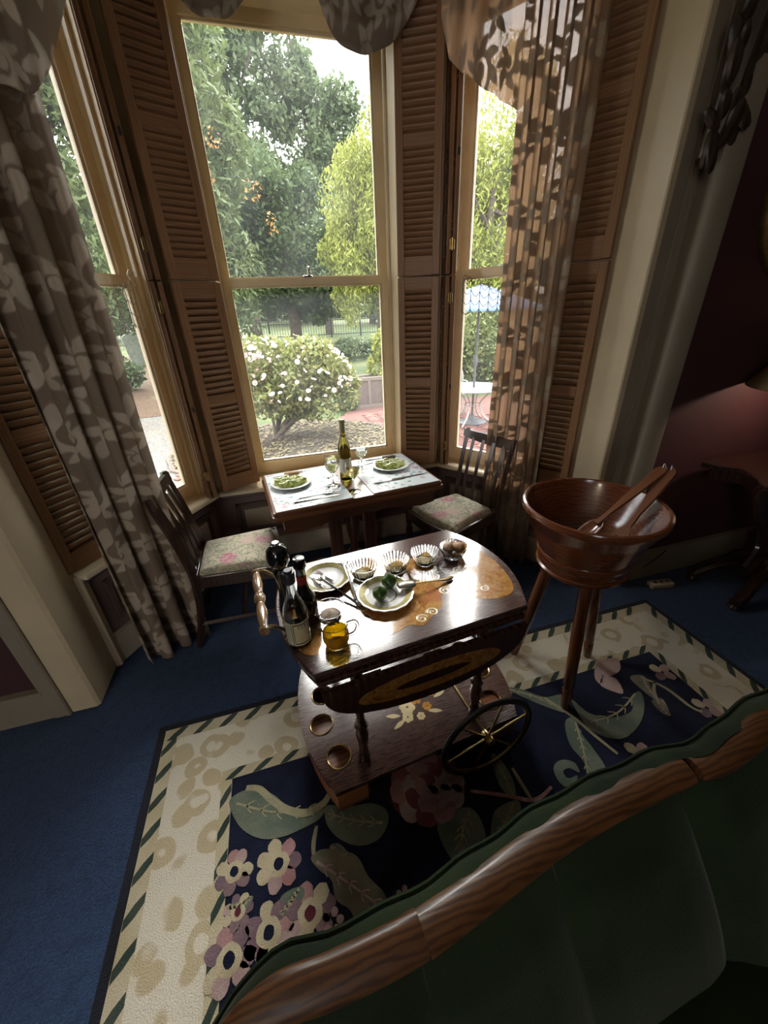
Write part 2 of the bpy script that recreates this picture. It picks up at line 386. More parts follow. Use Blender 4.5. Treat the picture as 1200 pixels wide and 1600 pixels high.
struct('baseboard_left', MB().box(-3.2, -1.195, 1.535, 1.565, 0, .15).box(-3.2, -1.195, 1.528, 1.565, .15, .175), 'grey_w')
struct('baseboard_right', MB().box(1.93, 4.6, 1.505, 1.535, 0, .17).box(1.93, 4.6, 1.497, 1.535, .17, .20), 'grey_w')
# bay posts
def rail_prof(x0, x1, y0, y1, z0, z1): return MB().cbox(x0, x1, y0, y1, z0, z1, .012)
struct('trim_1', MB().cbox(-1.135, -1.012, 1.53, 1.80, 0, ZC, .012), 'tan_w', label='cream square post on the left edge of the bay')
mb = MB().cbox(-1.150, -1.128, 1.52, 1.58, 0, ZC, .006).box(-1.20, -1.145, 1.530, 1.57, 0, ZC)
struct('trim_2', mb, 'grey_w', label='grey moulding against the left bay post')
mb = MB().cbox(-1.03, -.985, 1.77, 1.825, 0, .585, .008, mat=None)
struct('trim_3', mb, 'cream_w', label='short cream moulding at the left end of the bay panelling')
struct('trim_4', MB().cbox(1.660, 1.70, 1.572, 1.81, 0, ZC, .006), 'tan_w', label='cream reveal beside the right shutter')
mb = MB().box(1.69, 1.83, 1.575, 1.95, -.1, ZC).box(1.83, 1.92, 1.60, 1.95, -.1, ZC)
for k in range(3): mb.lathe([(.006, 0), (.006, ZC)], 8, (1.765 + .015 * k, 1.574, 0))
struct('trim_5', mb, 'grey_w', label='casing coloured grey as unlit, with three thin beads right of the bay')  # shade put into the colour: this face turns away from the window
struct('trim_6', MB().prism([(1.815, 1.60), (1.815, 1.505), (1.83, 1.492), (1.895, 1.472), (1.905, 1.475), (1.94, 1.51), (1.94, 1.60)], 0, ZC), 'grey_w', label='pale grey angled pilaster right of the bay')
# outer corner fillers of the bay
for k, (c, a0, a1) in enumerate(((CL, (-.829, .559), (0, 1)), (DR, (.829, .559), (0, 1)))):
    o = [(c[0], c[1]), (c[0] + a0[0] * .14, c[1] + a0[1] * .14), (c[0] + a0[0] * .13 + a1[0] * .17, c[1] + a0[1] * .13 + a1[1] * .17), (c[0] + a1[0] * .27, c[1] + a1[1] * .27)]
    struct('trim_%d' % (7 + k), MB().prism(o, -.45, ZC), 'cream')

ZB, ZT = .60, 2.98         # window opening
def bay_wall(name, loc, rz, L, u0, u1, panels, lab, th=.14):
    t = bpy.data.objects.new(name, None); COL.objects.link(t); t.location = (*loc, 0); t.rotation_euler = (0, 0, rz); t['kind'] = 'structure'; t['label'] = lab
    MB().box(-.02, L + .02, .0, th, -.45, ZB - .03).build('apron', 'mauve', t, smooth=False)
    MB().box(-.02, u0, .0, th, ZB - .03, ZC).build('pier', 'cream', t, smooth=False)
    MB().box(u1, L + .02, .0, th, ZB - .03, ZC).build('pier', 'cream', t, smooth=False)
    MB().box(u0, u1, .0, th, ZT, ZC).build('header', 'cream', t, smooth=False)
    MB().cbox(0, L, -.018, .004, 0, .165, .005).box(0, L, -.024, .004, .165, .178).build('skirting', 'dado', t)
    MB().cbox(0, L, -.03, .004, ZB - .075, ZB - .045, .008).build('dado_rail', 'mauve', t)
    for (a, b) in panels:
        f = MB(); z0, z1 = .235, .475
        for (p, q, r_, s_) in ((a, b, z0, z0 + .028), (a, b, z1 - .028, z1), (a, a + .028, z0, z1), (b - .028, b, z0, z1)): f.cbox(p, q, -.018, .002, r_, s_, .005)
        f.build('panel_molding', 'panelmold', t)
        MB().cbox(a + .05, b - .05, -.012, .002, z0 + .05, z1 - .05, .004).build('raised_panel', 'dado', t)
    return t
bay_wall('wall_bay_left', B, R(56), .95, .20, .92, [(.10, .46), (.53, .88)], 'panelled left side of the bay')
bay_wall('wall_bay_center', CL, 0, 1.628, .25, 1.378, [(.12, .52), (.60, 1.03), (1.11, 1.51)], 'panelled front of the bay', .27)
bay_wall('wall_bay_right', DR, R(-56), .95, .03, .75, [(.07, .42), (.49, .85)], 'panelled right side of the bay')

def window(name, loc, rz, g0, g1, v, u0, u1, lab, stool=(-.03, .98)):
    """double-hung window; g0..g1 clear glass, v depth of the lower sash behind the wall face"""
    t = bpy.data.objects.new(name, None); COL.objects.link(t); t.location = (*loc, 0); t.rotation_euler = (0, 0, rz); t['kind'] = 'structure'; t['label'] = lab
    st = .052
    # jambs, stops and head
    for s_ in (0, 1):
        e = g0 - st if s_ == 0 else g1 + st; o_ = u0 if s_ == 0 else u1
        a, b = (o_, e) if s_ == 0 else (e, o_)
        MB().box(a, b, -.005, v + .07, ZB, ZT).build('jamb', 'cream', t, smooth=False)
        q = e + (.014 if s_ == 0 else -.014)
        MB().cbox(min(e, q), max(e, q), max(-.012, v - .05), v - .022, ZB, ZT, .004).build('stop_bead', 'cream_w', t)
        q2 = o_ + (.024 if s_ == 0 else -.024)
        MB().cbox(min(o_, q2), max(o_, q2), -.022, -.004, ZB, ZT, .005).build('edge_molding', 'cream_w', t)
    MB().box(g0 - st, g1 + st, -.005, v + .07, 2.935, ZT).build('head', 'cream', t, smooth=False)
    MB().cbox(stool[0], stool[1], -.085, v + .02, ZB - .035, ZB, .008).build('stool', 'cream_w', t)
    MB().box(g0 - st, g1 + st, v + .02, v + .11, ZB - .06, ZB - .005).build('outer_sill', 'cream', t, smooth=False)
    def sash(nm, vv, z0, z1, gz0, gz1):
        m = MB()
        for (a, b, c_, d) in ((g0 - st, g0, z0, z1), (g1, g1 + st, z0, z1), (g0, g1, z0, gz0), (g0, g1, gz1, z1)): m.box(a, b, vv - .02, vv + .02, c_, d)
        # putty bevel around the glass
        for (a, b, c_, d) in ((g0, g0 + .010, gz0, gz1), (g1 - .010, g1, gz0, gz1), (g0 + .01, g1 - .01, gz0, gz0 + .010), (g0 + .01, g1 - .01, gz1 - .010, gz1)): m.box(a, b, vv - .006, vv + .02, c_, d, 1)
        s_ = m.build(nm, ['cream', 'cream_w'], t, smooth=False)
        p = MB().box(g0, g1, vv - .002, vv + .002, gz0, gz1).build('pane', 'pane', s_, smooth=False); p['label'] = 'clear window glass'
        return s_
    lo = sash('lower_sash', v, ZB, 1.815, .680, 1.775)
    up = sash('upper_sash', v + .045, 1.775, 2.94, 1.815, 2.885)
    lk = MB().cbox((g0 + g1) / 2 - .03, (g0 + g1) / 2 + .03, v - .018, v + .018, 1.815, 1.825, .003).lathe([(.011, 0), (.013, .01), (.008, .022), (.013, .034), (.010, .046), (0, .05)], 12, ((g0 + g1) / 2 + .01, v, 1.825))
    lk.build('sash_lock', 'chromecap', lo)
    return t
window('window_1', B, R(56), .32, .83, .075, .20, .92, 'tall sash window in the left side of the bay', (.0, .93))
window('window_2', CL, 0, .346, 1.284, .215, .25, 1.378, 'wide sash window in the middle of the bay', (.05, 1.58))
window('window_3', DR, R(-56), .095, .62, .085, .03, .75, 'tall sash window in the right side of the bay', (.02, .95))

# ============================================================ SHUTTERS
LOUV = {}
def louver_mesh(w_):
    k = round(w_, 3)
    if k not in LOUV:
        prof = []
        for i in range(10):
            t = 2 * PI * i / 10; prof.append((math.cos(t) * .021, math.sin(t) * .0052))
        ca, sa = math.cos(R(-50)), math.sin(R(-50))
        pr = [(a * ca - b * sa, a * sa + b * ca) for a, b in prof]
        m = MB(); vs = [(x, y, z) for x in (0, w_) for y, z in pr]
        fs = [(i, (i + 1) % 10, 10 + (i + 1) % 10, 10 + i) for i in range(10)] + [tuple(range(9, -1, -1)), tuple(range(10, 20))]
        m.add(vs, fs); LOUV[k] = m.mesh('louver'); LOUV[k].materials.append(MT['oak_l'])
    return LOUV[k]
def shutter(label, P, ang, wd, z0, z1, n_lo, n_up, group=None, split=.5, bot=.095, top=.058, st=.042, rod=True):
    t = thing('louvered_shutter', label, 'shutter', (P[0], P[1], z0), ang, group)
    h = z1 - z0; th = .014
    MB().cbox(0, st, -th, th, 0, h, .003).build('stile', 'oak', t); MB().cbox(wd - st, wd, -th, th, 0, h, .003).build('stile', 'oak', t)
    zm = bot + (h - bot - top) * split; mr = .045
    for a, b in ((0, bot), (zm - mr / 2, zm + mr / 2), (h - top, h)):
        MB().box(st, wd - st, -th + .002, th - .002, a, b).build('rail', 'oak_l', t, smooth=False)
    lm = louver_mesh(wd - 2 * st + .004)
    for (a, b, n) in ((bot, zm - mr / 2, n_lo), (zm + mr / 2, h - top, n_up)):
        p = (b - a) / n
        for i in range(n):
            o = bpy.data.objects.new('louver', lm); COL.objects.link(o); o.parent = t; o.location = (st - .002, 0, a + p * (i + .5))
    return t
CLs = (-.402, 2.450); aL = math.atan2(.112, .220)
CRs = (.834, 2.556)
SZ = 1.787
shutter('wooden louvered shutter left of the middle window, lower one', CLs, aL, .250, ZB + .025, SZ - .004, 14, 15, split=.47)
shutter('wooden louvered shutter left of the middle window, upper one', CLs, aL, .250, SZ + .004, 2.97, 17, 16)
shutter('wooden louvered shutter right of the middle window, lower one', CRs, -aL, .246, ZB + .025, SZ - .004, 14, 15, split=.47)
shutter('wooden louvered shutter right of the middle window, upper one', CRs, -aL, .246, SZ + .004, 2.97, 17, 16)
oB = (B[0] + .02, B[1] - .01)
shutter('wooden louvered shutter behind the left curtain by the cream post', (-1.018, 1.762), R(56), .225, ZB + .004, SZ - .004, 16, 15, split=.52)
shutter('wooden louvered shutter above the other behind the left curtain', (-1.018, 1.762), R(56), .225, SZ + .004, 2.97, 17, 16)
shutter('wooden louvered shutter between right curtain and cream reveal, lower one', (1.512, 1.965), R(-56), .225, ZB + .004, SZ - .004, 14, 15, split=.47)
shutter('wooden louvered shutter between right curtain and cream reveal, upper one', (1.512, 1.965), R(-56), .225, SZ + .004, 2.97, 17, 16)
# narrow leaves folded edge-on in the two inner corners
def folded(label, x, y, ang, z0, z1, lab2):
    t = thing('folded_shutter', label, 'shutter', (x, y, z0), ang)
    h = z1 - z0
    for k, (yo, mt) in enumerate(((-.018, 'oak'), (.018, 'oak'))):
        lf = MB(); wd = .125
        lf.cbox(0, .03, yo - .012, yo + .012, 0, h, .002).cbox(wd - .03, wd, yo - .012, yo + .012, 0, h, .002)
        for a, b in ((0, .09), (h * .48, h * .48 + .045), (h - .055, h)): lf.box(.03, wd - .03, yo - .011, yo + .011, a, b)
        f = lf.build('leaf', mt, t)
        sl = MB()
        for (a, b, n) in ((.09, h * .48, 14), (h * .48 + .045, h - .055, 15)):
            for i in range(n):
                zc = a + (b - a) * (i + .5) / n; sl.box(.03, wd - .03, yo - .006, yo + .006, zc - .012, zc + .010)
        sl.build('slats', 'oak_l', f, smooth=False)['kind'] = 'stuff'
    for zz in (h * .10, h * .88):
        MB().cbox(-.006, .002, -.012, .012, zz, zz + .05, .001).lathe([(.005, 0), (.005, .06)], 8, (-.005, 0, zz - .005)).build('hinge', 'brass', t)
    for zz in (h * .45,):
        MB().box(-.003, .001, -.026, -.014, zz, zz + .03).build('catch', 'blackm', t, smooth=False)
    return t
for (x, y, ang, sd) in ((-.466, 2.425, R(101), 'left'), (1.118, 2.425, R(79), 'right')):
    folded('narrow shutter folded edge-on beside the %s side window, lower one' % sd, x, y, ang, ZB + .01, SZ - .004, '')
    folded('narrow shutter folded edge-on beside the %s side window, upper one' % sd, x, y, ang, SZ + .004, 2.97, '')

# ============================================================ CURTAINS
def curtain(name, label, P0, P1, z0, z1, folds, amp, mat, gather=1.0, seed=1, flare=None, full=1.5, ms=1.0):
    rnd = random.Random(seed); d = Vector((P1[0] - P0[0], P1[1] - P0[1])); L = d.length; d.normalize(); n = Vector((-d.y, d.x))
    ph = [rnd.uniform(0, 6.28) for _ in range(4)]; wob = [rnd.uniform(.7, 1.3) for _ in range(folds + 2)]
    def fn(s, t):
        z = z0 + (z1 - z0) * t
        fl_ = flare(t) if flare else (0, 1)
        a = s * folds; k = int(a); A = amp * (wob[k] * (1 - (a - k)) + wob[k + 1] * (a - k))
        off = A * math.sin(2 * PI * a + .5 * math.sin(3 * z + ph[0])) + .3 * A * math.sin(4 * PI * a + ph[1] + z)
        off *= (.75 + .25 * math.sin(1.7 * z + ph[2])) * (1.15 - .35 * t)
        u = fl_[0] + (s * L) * fl_[1] + .012 * math.sin(2 * PI * a * 2 + ph[3])
        q = Vector(P0) + d * u + n * off
        return (q.x, q.y, z)
    m = MB().grid(fn, 230, 620, uvfn=lambda s, t: (s * L * full, z0 + (z1 - z0) * t))
    o = m.build(name, mat); weave(o, ms); tag(o, label, 'curtain')
    sd = o.modifiers.new('thick', 'SOLIDIFY'); sd.thickness = .0015
    return o
curtain('damask_curtain', 'heavy beige damask drape hanging to the floor behind the left chair', (-.85, 1.735), (-.60, 1.90), .012, 3.1, 3, .055, 'curtain', seed=6,
        flare=lambda t: (0.0, 1.02 + .14 * t))
curtain('damask_curtain', 'light-shot brown damask drape behind the right chair', (1.275, 2.115), (1.50, 1.87), .012, 3.1, 5, .040, 'sheer', seed=9,
        flare=lambda t: (0.01 * t, 1.0))
def swag(name, label, P0, P1, ztop, zfun, mat, seed=1, depth=.05, waves=5, sag=.0, ex=1.5):
    """gathered drape: folds sweep in nested curves"""
    rnd = random.Random(seed); ph = rnd.uniform(0, 6); d = Vector((P1[0] - P0[0], P1[1] - P0[1])); L = d.length; d.normalize(); n = Vector((d.y, -d.x))
    def fn(s, t):
        zb = zfun(s); z = ztop + (zb - ztop) * t
        off = depth * math.sin(PI * min(1, t * 1.0)) * .9 + .016 * math.sin(waves * 2 * PI * t + ph + 2.5 * math.sin(PI * s)) * math.sin(PI * s) + .010 * math.sin(s * 23 + ph + 3 * t)
        q = Vector(P0) + d * (s * L) + n * off
        return (q.x, q.y, z)
    m = MB().grid(fn, 150, 150, uvfn=lambda s, t: (s * L * ex, (ztop + (zfun(s) - ztop) * t)))
    o = m.build(name, mat); weave(o); tag(o, label, 'valance'); sd = o.modifiers.new('thick', 'SOLIDIFY'); sd.thickness = .002
    return o
def lobe(zb, rise, p=2.2, skew=.5):
    return lambda s: zb + rise * abs((s - skew) / (skew if s < skew else 1 - skew)) ** p
swag('swag_valance', 'small damask swag hanging at the top left of the middle window', (-.22, 2.47), (.24, 2.47), 3.15, lobe(2.715, .20), 'swag', 2, .05)
swag('swag_valance', 'larger damask swag hanging at the top right of the middle window', (.43, 2.47), (.945, 2.44), 3.15, lobe(2.665, .24, 2.4, .40), 'swag', 5, .06)
def jab_r(s): return 2.60 - .2 * max(0, (s - .12)) / .88 if s > .12 else 2.75 - .15 * s / .12
swag('jabot_valance', 'pointed damask jabot with light through it above the right window', (.975, 2.31), (1.29, 2.14), 3.15, jab_r, 'sheer', 7, .02, 2)
def jab_l(s): return 2.235 + (.0 if s < .35 else .36 * ((s - .35) / .65) ** 1.3)
swag('jabot_valance', 'damask jabot hanging over the top of the left drape', (-.66, 1.80), (-.345, 1.93), 3.1, jab_l, 'curtain', 8, .03, 2)
# lace corners hooked on the sashes
def lace(label, P, dv, mat, n=5):
    t = thing('lace_hanging', label, 'lace', P)
    mb = MB(); dx, dy = dv
    W_, H_ = .30, .20
    def pt(a, b): # a along, b down
        return (dx * a * W_, dy * a * W_, -.02 - .10 * a - b * H_ * (1 - .55 * a))
    for i in range(n + 1):
        a = i / n; mb.tube([pt(a, k / 6) for k in range(7)], .0022, 5)
    for j in range(4):
        b0 = j / 3.4
        for i in range(n):
            pts = []
            for k in range(7):
                f = k / 6; a = (i + f) / n; q = pt(a, b0); pts.append((q[0], q[1], q[2] - .03 * math.sin(PI * f)))
            mb.tube(pts, .0018, 5)
    for i in range(n * 2):
        a = (i + .5) / (n * 2); c = pt(a, 0); mb.tube([(c[0] + .012 * math.cos(q) * dx, c[1] + .012 * math.cos(q) * dy, c[2] + .012 * math.sin(q)) for q in [k * PI / 5 for k in range(10)]], .0018, 4, closed=True)
    mb.build('netting', mat, t)
    MB().tube([(0, 0, .03), (-.012, 0, .012), (0, 0, -.02), (.006, 0, -.04)], .005, 6).build('hook', 'cream_w', t)
    return t
MT['lace_w'] = plain('cream_lace', (.55, .48, .36), .8)
MT['lace_d'] = plain('backlit_lace', (.16, .16, .17), .8)  # same lace in a darker colour, as seen against bright sky
lace('cream netted lace hooked on the left window sash', (-.560, 2.405, 1.80), (-.55, -.83), 'lace_w')
lace('netted lace coloured dark as backlit, hooked on the right window sash', (1.232, 2.495, 1.80), (.55, -.83), 'lace_d')
RUG = {
 'leafG': [[[-0.396,0.913],[-0.359,0.939],[-0.3,0.935],[-0.242,0.898],[-0.187,0.837],[-0.127,0.781],[-0.057,0.793],[-0.079,0.766],[-0.13,0.754],[-0.214,0.749],[-0.288,0.768],[-0.354,0.823]],[[-0.047,0.798],[0.027,0.771],[0.107,0.757],[0.153,0.722],[0.147,0.679],[0.101,0.645],[0.035,0.648],[-0.024,0.687],[-0.056,0.735],[-0.061,0.777]],[[0.309,0.623],[0.361,0.647],[0.444,0.638],[0.461,0.576],[0.434,0.519],[0.349,0.498],[0.312,0.538]],[[0.488,0.568],[0.528,0.606],[0.61,0.612],[0.616,0.585],[0.571,0.548],[0.513,0.518],[0.468,0.525]],[[0.613,0.783],[0.639,0.736],[0.639,0.666],[0.61,0.617],[0.583,0.677]],[[0.981,0.809],[1.029,0.812],[1.011,0.749],[1.01,0.68],[0.997,0.602],[0.917,0.598],[0.939,0.65],[0.935,0.725]],[[1.08,0.891],[1.106,0.813],[1.181,0.767],[1.269,0.761],[1.315,0.785],[1.325,0.815],[1.4,0.833],[1.368,0.775],[1.275,0.71],[1.163,0.678],[1.091,0.707],[1.055,0.774]],[[0.825,1.039],[0.898,1.005],[0.971,0.939],[1.06,0.921],[1.015,0.848],[0.962,0.882],[0.901,0.944]],[[0.823,0.674],[0.868,0.68],[0.902,0.657],[0.896,0.622],[0.883,0.633],[0.866,0.648],[0.838,0.642],[0.841,0.617],[0.879,0.615],[0.845,0.588],[0.805,0.601],[0.801,0.639]],[[-0.059,0.675],[-0.027,0.672],[-0.001,0.634],[-0.025,0.624],[-0.054,0.641]],[[-0.391,0.615],[-0.351,0.621],[-0.307,0.62],[-0.326,0.595],[-0.368,0.59]],[[-0.221,0.594],[-0.162,0.599],[-0.154,0.574],[-0.195,0.549],[-0.231,0.549]]],
 'leafB': [[[-0.123,0.662],[-0.081,0.673],[-0.01,0.646],[0.027,0.616],[0.048,0.56],[0.084,0.509],[0.083,0.465],[0.035,0.462],[-0.006,0.468],[-0.027,0.505],[-0.061,0.538],[-0.067,0.586],[-0.099,0.621]],[[1.418,0.9],[1.484,0.898],[1.482,0.864],[1.457,0.814],[1.434,0.76]],[[1.41,0.778],[1.464,0.771],[1.424,0.699],[1.401,0.732]]],
 'stem': [[[-0.336,0.948],[-0.288,0.929],[-0.243,0.876],[-0.187,0.825],[-0.121,0.796],[-0.061,0.809],[-0.034,0.834]],[[0.47,0.687],[0.585,0.635],[0.676,0.592],[0.762,0.61]],[[0.969,0.936],[1.028,0.819],[1.056,0.721],[1.086,0.635]],[[1.466,0.892],[1.526,0.81],[1.545,0.702],[1.571,0.671]],[[1.51,0.852],[1.463,0.813],[1.428,0.756]],[[-0.093,0.746],[-0.109,0.703],[-0.114,0.668]],[[0.661,0.712],[0.663,0.652],[0.667,0.599]]],
 'fl': [[-0.227,0.677,0.073],[-0.14,0.529,0.077],[-0.261,0.523,0.072],[-0.366,0.699,0.06],[-0.369,0.5,0.073],[-0.245,0.463,0.062],[-0.35,0.595,0.045],[0.142,0.484,0.026],[-0.078,0.492,0.033]],
 'peony': [[0.325,0.75,0.151]],
 'pfl': [[1.591,0.883,0.057],[1.606,0.679,0.057],[1.168,0.609,0.057]],
 'bfly': [[[1.32,1.011],[1.391,1.029],[1.451,1.01],[1.414,0.956],[1.345,0.939],[1.308,0.951]],[[1.302,0.945],[1.353,0.921],[1.324,0.847],[1.283,0.871],[1.259,0.914]],[[1.306,0.999],[1.302,0.949],[1.264,0.92],[1.263,0.951]]]
}
# ============================================================ RUG
def rugmat(name, c1, c2, scale=60, vein=None):
    a = M_(name); v = a.co('Object'); n1 = a.noise(v, 9, 3); n2 = a.noise(v, 240, 2, .7)
    c = a.mix(n1.step(.35, .65), c1, c2)
    if vein:
        w_ = a.wave(a.warp(v, 9, .08), 14, 8, 3, 2.0, 'DIAGONAL'); c = a.mix(w_.step(.80, .92) * .55, c, vein)
    c = a.mix(n2.step(.3, .8) * .35, c, tuple(x * .45 for x in c1))
    a.col(c).set(Roughness=1.0, Specular_IOR_Level=.05, Sheen_Weight=.1); a.bump(n2, .8, .006); return a.m
MT['rug_navy'] = rugmat('rug_navy', (.008, .010, .026), (.013, .017, .042))
MT['rug_edge'] = rugmat('rug_edge', (.008, .009, .016), (.012, .014, .024))
a = M_('rug_cream'); v = a.warp(a.co('Object'), 7, .05); d = a.vor(v, 9.5); n2 = a.noise(a.co('Object'), 240, 2, .7)
ring = d.step(.20, .26) * (d * -1.0 + .50).step(0, .05); gap = a.noise(v, 6, 2).step(.38, .46)
c = a.mix(ring * gap * .75, (.70, .65, .53), (.46, .36, .19)); c = a.mix(n2.step(.35, .8) * .3, c, (.30, .26, .19))
a.col(c).set(Roughness=1.0, Specular_IOR_Level=.05); a.bump(n2, .8, .006); MT['rug_cream'] = a.m
MT['rug_twist'] = rugmat('rug_twist', (.52, .45, .28), (.60, .53, .38))
MT['rug_green'] = rugmat('rug_green', (.12, .155, .12), (.20, .225, .165))
MT['rug_sage'] = rugmat('rug_sage', (.24, .22, .15), (.15, .15, .11))
MT['rug_dkgreen'] = rugmat('rug_dkgreen', (.035, .055, .045), (.06, .08, .06))
MT['rug_stem'] = rugmat('rug_stem', (.42, .38, .24), (.32, .30, .19))
MT['rug_plum'] = rugmat('rug_plum', (.19, .125, .155), (.26, .17, .18))
MT['rug_pink'] = rugmat('rug_pink', (.46, .27, .26), (.36, .18, .18))
MT['rug_rose'] = rugmat('rug_rose', (.11, .022, .035), (.16, .04, .05))
MT['rug_mauve'] = rugmat('rug_mauve', (.50, .37, .34), (.40, .27, .25))
MT['rug_rosy'] = rugmat('rug_rosy', (.22, .07, .08), (.30, .12, .12))
MT['rug_ivory'] = rugmat('rug_ivory', (.56, .49, .33), (.46, .38, .24))
RX0, RX1, RY0, RY1 = -.715, 1.965, -1.6, 1.325
rug = thing('area_rug', 'large floral tufted rug with navy field and cream border', 'rug', (0, 0, 0))
def rect(x0, x1, y0, y1, z0, z1, nm, mt): return MB().box(x0, x1, y0, y1, z0, z1).build(nm, mt, rug, smooth=False)
MB().cbox(RX0, RX1, RY0, RY1, .001, .009, .003).build('backing', 'rug_edge', rug)
b1, b2, b3, b4 = .032, .085, .285, .325
def frame(o, i, z1, nm, mt):
    f = MB(); z0 = .0085
    f.box(RX0 + o, RX1 - o, RY1 - i, RY1 - o, z0, z1).box(RX0 + o, RX1 - o, RY0 + o, RY0 + i, z0, z1).box(RX0 + o, RX0 + i, RY0 + i, RY1 - i, z0, z1).box(RX1 - i, RX1 - o, RY0 + i, RY1 - i, z0, z1)
    return f.build(nm, mt, rug, smooth=False)
frame(b1, b2, .0125, 'rope_border', 'rug_twist'); frame(b2, b3, .0130, 'cream_border', 'rug_cream'); frame(b3, b4, .0125, 'inner_rope_border', 'rug_twist')
rect(RX0 + b4, RX1 - b4, RY0 + b4, RY1 - b4, .0085, .0120, 'field', 'rug_navy')
def twist(o, i, nm):
    f = MB(); s = .105; w_ = i - o
    def lf(cx, cy_, ax, ay, px, py):
        o_ = [(-.62, -.46), (-.2, -.48), (.25, -.05), (.62, .46), (.2, .48), (-.25, .05)]
        f.prism([(cx + ax * a * s * .62 + px * b * w_, cy_ + ay * a * s * .62 + py * b * w_) for a, b in o_], .0122, .0138)
    n = int((RX1 - RX0 - 2 * o) / s)
    for k in range(n): lf(RX0 + o + s * (k + .5), RY1 - (o + i) / 2, 1, 0, 0, 1)
    n = int((RY1 - RY0 - 2 * o) / s)
    for k in range(n):
        lf(RX0 + (o + i) / 2, RY0 + o + s * (k + .5), 0, 1, 1, 0); lf(RX1 - (o + i) / 2, RY0 + o + s * (k + .5), 0, 1, 1, 0)
    f.build(nm, 'rug_dkgreen', rug, smooth=False)['kind'] = 'stuff'
twist(b1, b2, 'rope_border_leaves'); twist(b3, b4, 'inner_rope_leaves')
rr = random.Random(3)
def blob(cx, cy_, rx, ry, ang, n=14, jag=.08):
    o = []
    for k in range(n):
        t = 2 * PI * k / n; q = 1 + rr.uniform(-jag, jag); x = rx * q * math.cos(t); y = ry * q * math.sin(t)
        o.append((cx + x * math.cos(ang) - y * math.sin(ang), cy_ + x * math.sin(ang) + y * math.cos(ang)))
    return o
ZR = .0118
def veins(pts, par, mt):
    P = [Vector(p) for p in pts]; best = max(((a_, b_) for a_ in P for b_ in P), key=lambda q: (q[0] - q[1]).length); A_, B_ = best; d = (B_ - A_); L = d.length; d.normalize(); n_ = Vector((-d.y, d.x)); wd = .5 * sum(abs((p - A_).dot(n_)) for p in P) / len(P) * 2
    m = MB(); mid = sum(P, Vector((0, 0))) / len(P)
    ctr = [A_ + (B_ - A_) * .08, mid, A_ + (B_ - A_) * .94]; C_ = [Vector(q) for q in catmull(ctr, 6)]
    def strip(Q, w0):
        l = []; r_ = []
        for i in range(len(Q)):
            e = (Q[min(i + 1, len(Q) - 1)] - Q[max(i - 1, 0)]).normalized(); k_ = Vector((-e.y, e.x)) * w0 * (1 - .6 * i / len(Q)); l.append(tuple(Q[i] + k_)); r_.append(tuple(Q[i] - k_))
        m.prism(l + r_[::-1], ZR, .0153)
    strip(C_, .0045)
    for i in range(2, len(C_) - 2, 2):
        for sg in (-1, 1):
            q = C_[i]; e = (d * .75 + n_ * sg * .8).normalized(); strip([q, q + e * wd * .35, q + (e + d * .25) * wd * .62], .0028)
    m.build('veins', mt, par, smooth=False)
for k, pts in enumerate(RUG['leafG']):
    o = MB().prism(catmull(pts, 5, True), ZR, .0145).build('leaf', 'rug_green', rug, smooth=False)
    if k not in (8,): veins(pts, o, 'rug_stem')
for pts in RUG['leafB']: veins(pts, MB().prism(catmull(pts, 5, True), ZR, .0147).build('leaf', 'rug_sage', rug, smooth=False), 'rug_mauve')
def ribbon(pts, w_, z0, z1, nm, mt):
    P = catmull(pts, 8); L = []; Rr = []
    for i in range(len(P)):
        a = Vector(P[max(0, i - 1)]); b = Vector(P[min(len(P) - 1, i + 1)]); d = (b - a).normalized(); n = Vector((-d.y, d.x)) * w_ * (.55 + .45 * math.sin(PI * (.1 + .8 * i / len(P))))
        L.append(tuple(Vector(P[i]) + n)); Rr.append(tuple(Vector(P[i]) - n))
    MB().prism(L + Rr[::-1], z0, z1).build(nm, mt, rug, smooth=False)
for k, pts in enumerate(RUG['stem']): ribbon(pts, .013 if k == 0 else .007, ZR, .0152, 'stem', 'rug_pink' if k in (1,) else 'rug_stem')
for (x, y, r_) in RUG['fl']:
    f = thing('flower', None, None); f.parent = rug; f.location = (x, y, 0)
    np_ = 7 if r_ > .04 else 5
    for k in range(np_):
        t = 2 * PI * k / np_ + rr.uniform(-.15, .15)
        MB().prism(blob(.66 * r_ * math.cos(t), .66 * r_ * math.sin(t), r_ * .36, r_ * .31, t), ZR, .0144 + .0003 * (k % 2)).build('petal', rr.choice(['rug_plum', 'rug_plum', 'rug_mauve', 'rug_pink', 'rug_ivory']), f, smooth=False)
    if r_ > .04:
        MB().prism(blob(0, 0, r_ * .48, r_ * .48, 0, 18, .06), ZR, .0152).build('ring', 'rug_ivory', f, smooth=False)
        MB().prism(blob(0, 0, r_ * .22, r_ * .24, 0, 12), ZR, .0157).build('eye', rr.choice(['rug_navy', 'rug_rose', 'rug_navy']), f, smooth=False)
for (x, y, r_) in RUG['peony']:
    f = thing('peony', None, None); f.parent = rug; f.location = (x, y, 0)
    MB().prism(blob(0, 0, r_ * .92, r_ * .80, 0, 24, .07), ZR, .0144).build('peony_ground', 'rug_rose', f, smooth=False)
    for ring_, n, s_, zz in ((.74, 10, .34, .0148), (.44, 7, .32, .0154), (.16, 4, .26, .0160)):
        for k in range(n):
            t = 2 * PI * k / n + rr.uniform(-.15, .15)
            MB().prism(blob(ring_ * r_ * math.cos(t), ring_ * .88 * r_ * math.sin(t), r_ * s_ * .85, r_ * s_ * .62, t + 1.57, 14, .1), ZR, zz + .0002 * (k % 3)).build('petal', ('rug_pink', 'rug_mauve', 'rug_rosy')[(k + n) % 3], f, smooth=False)
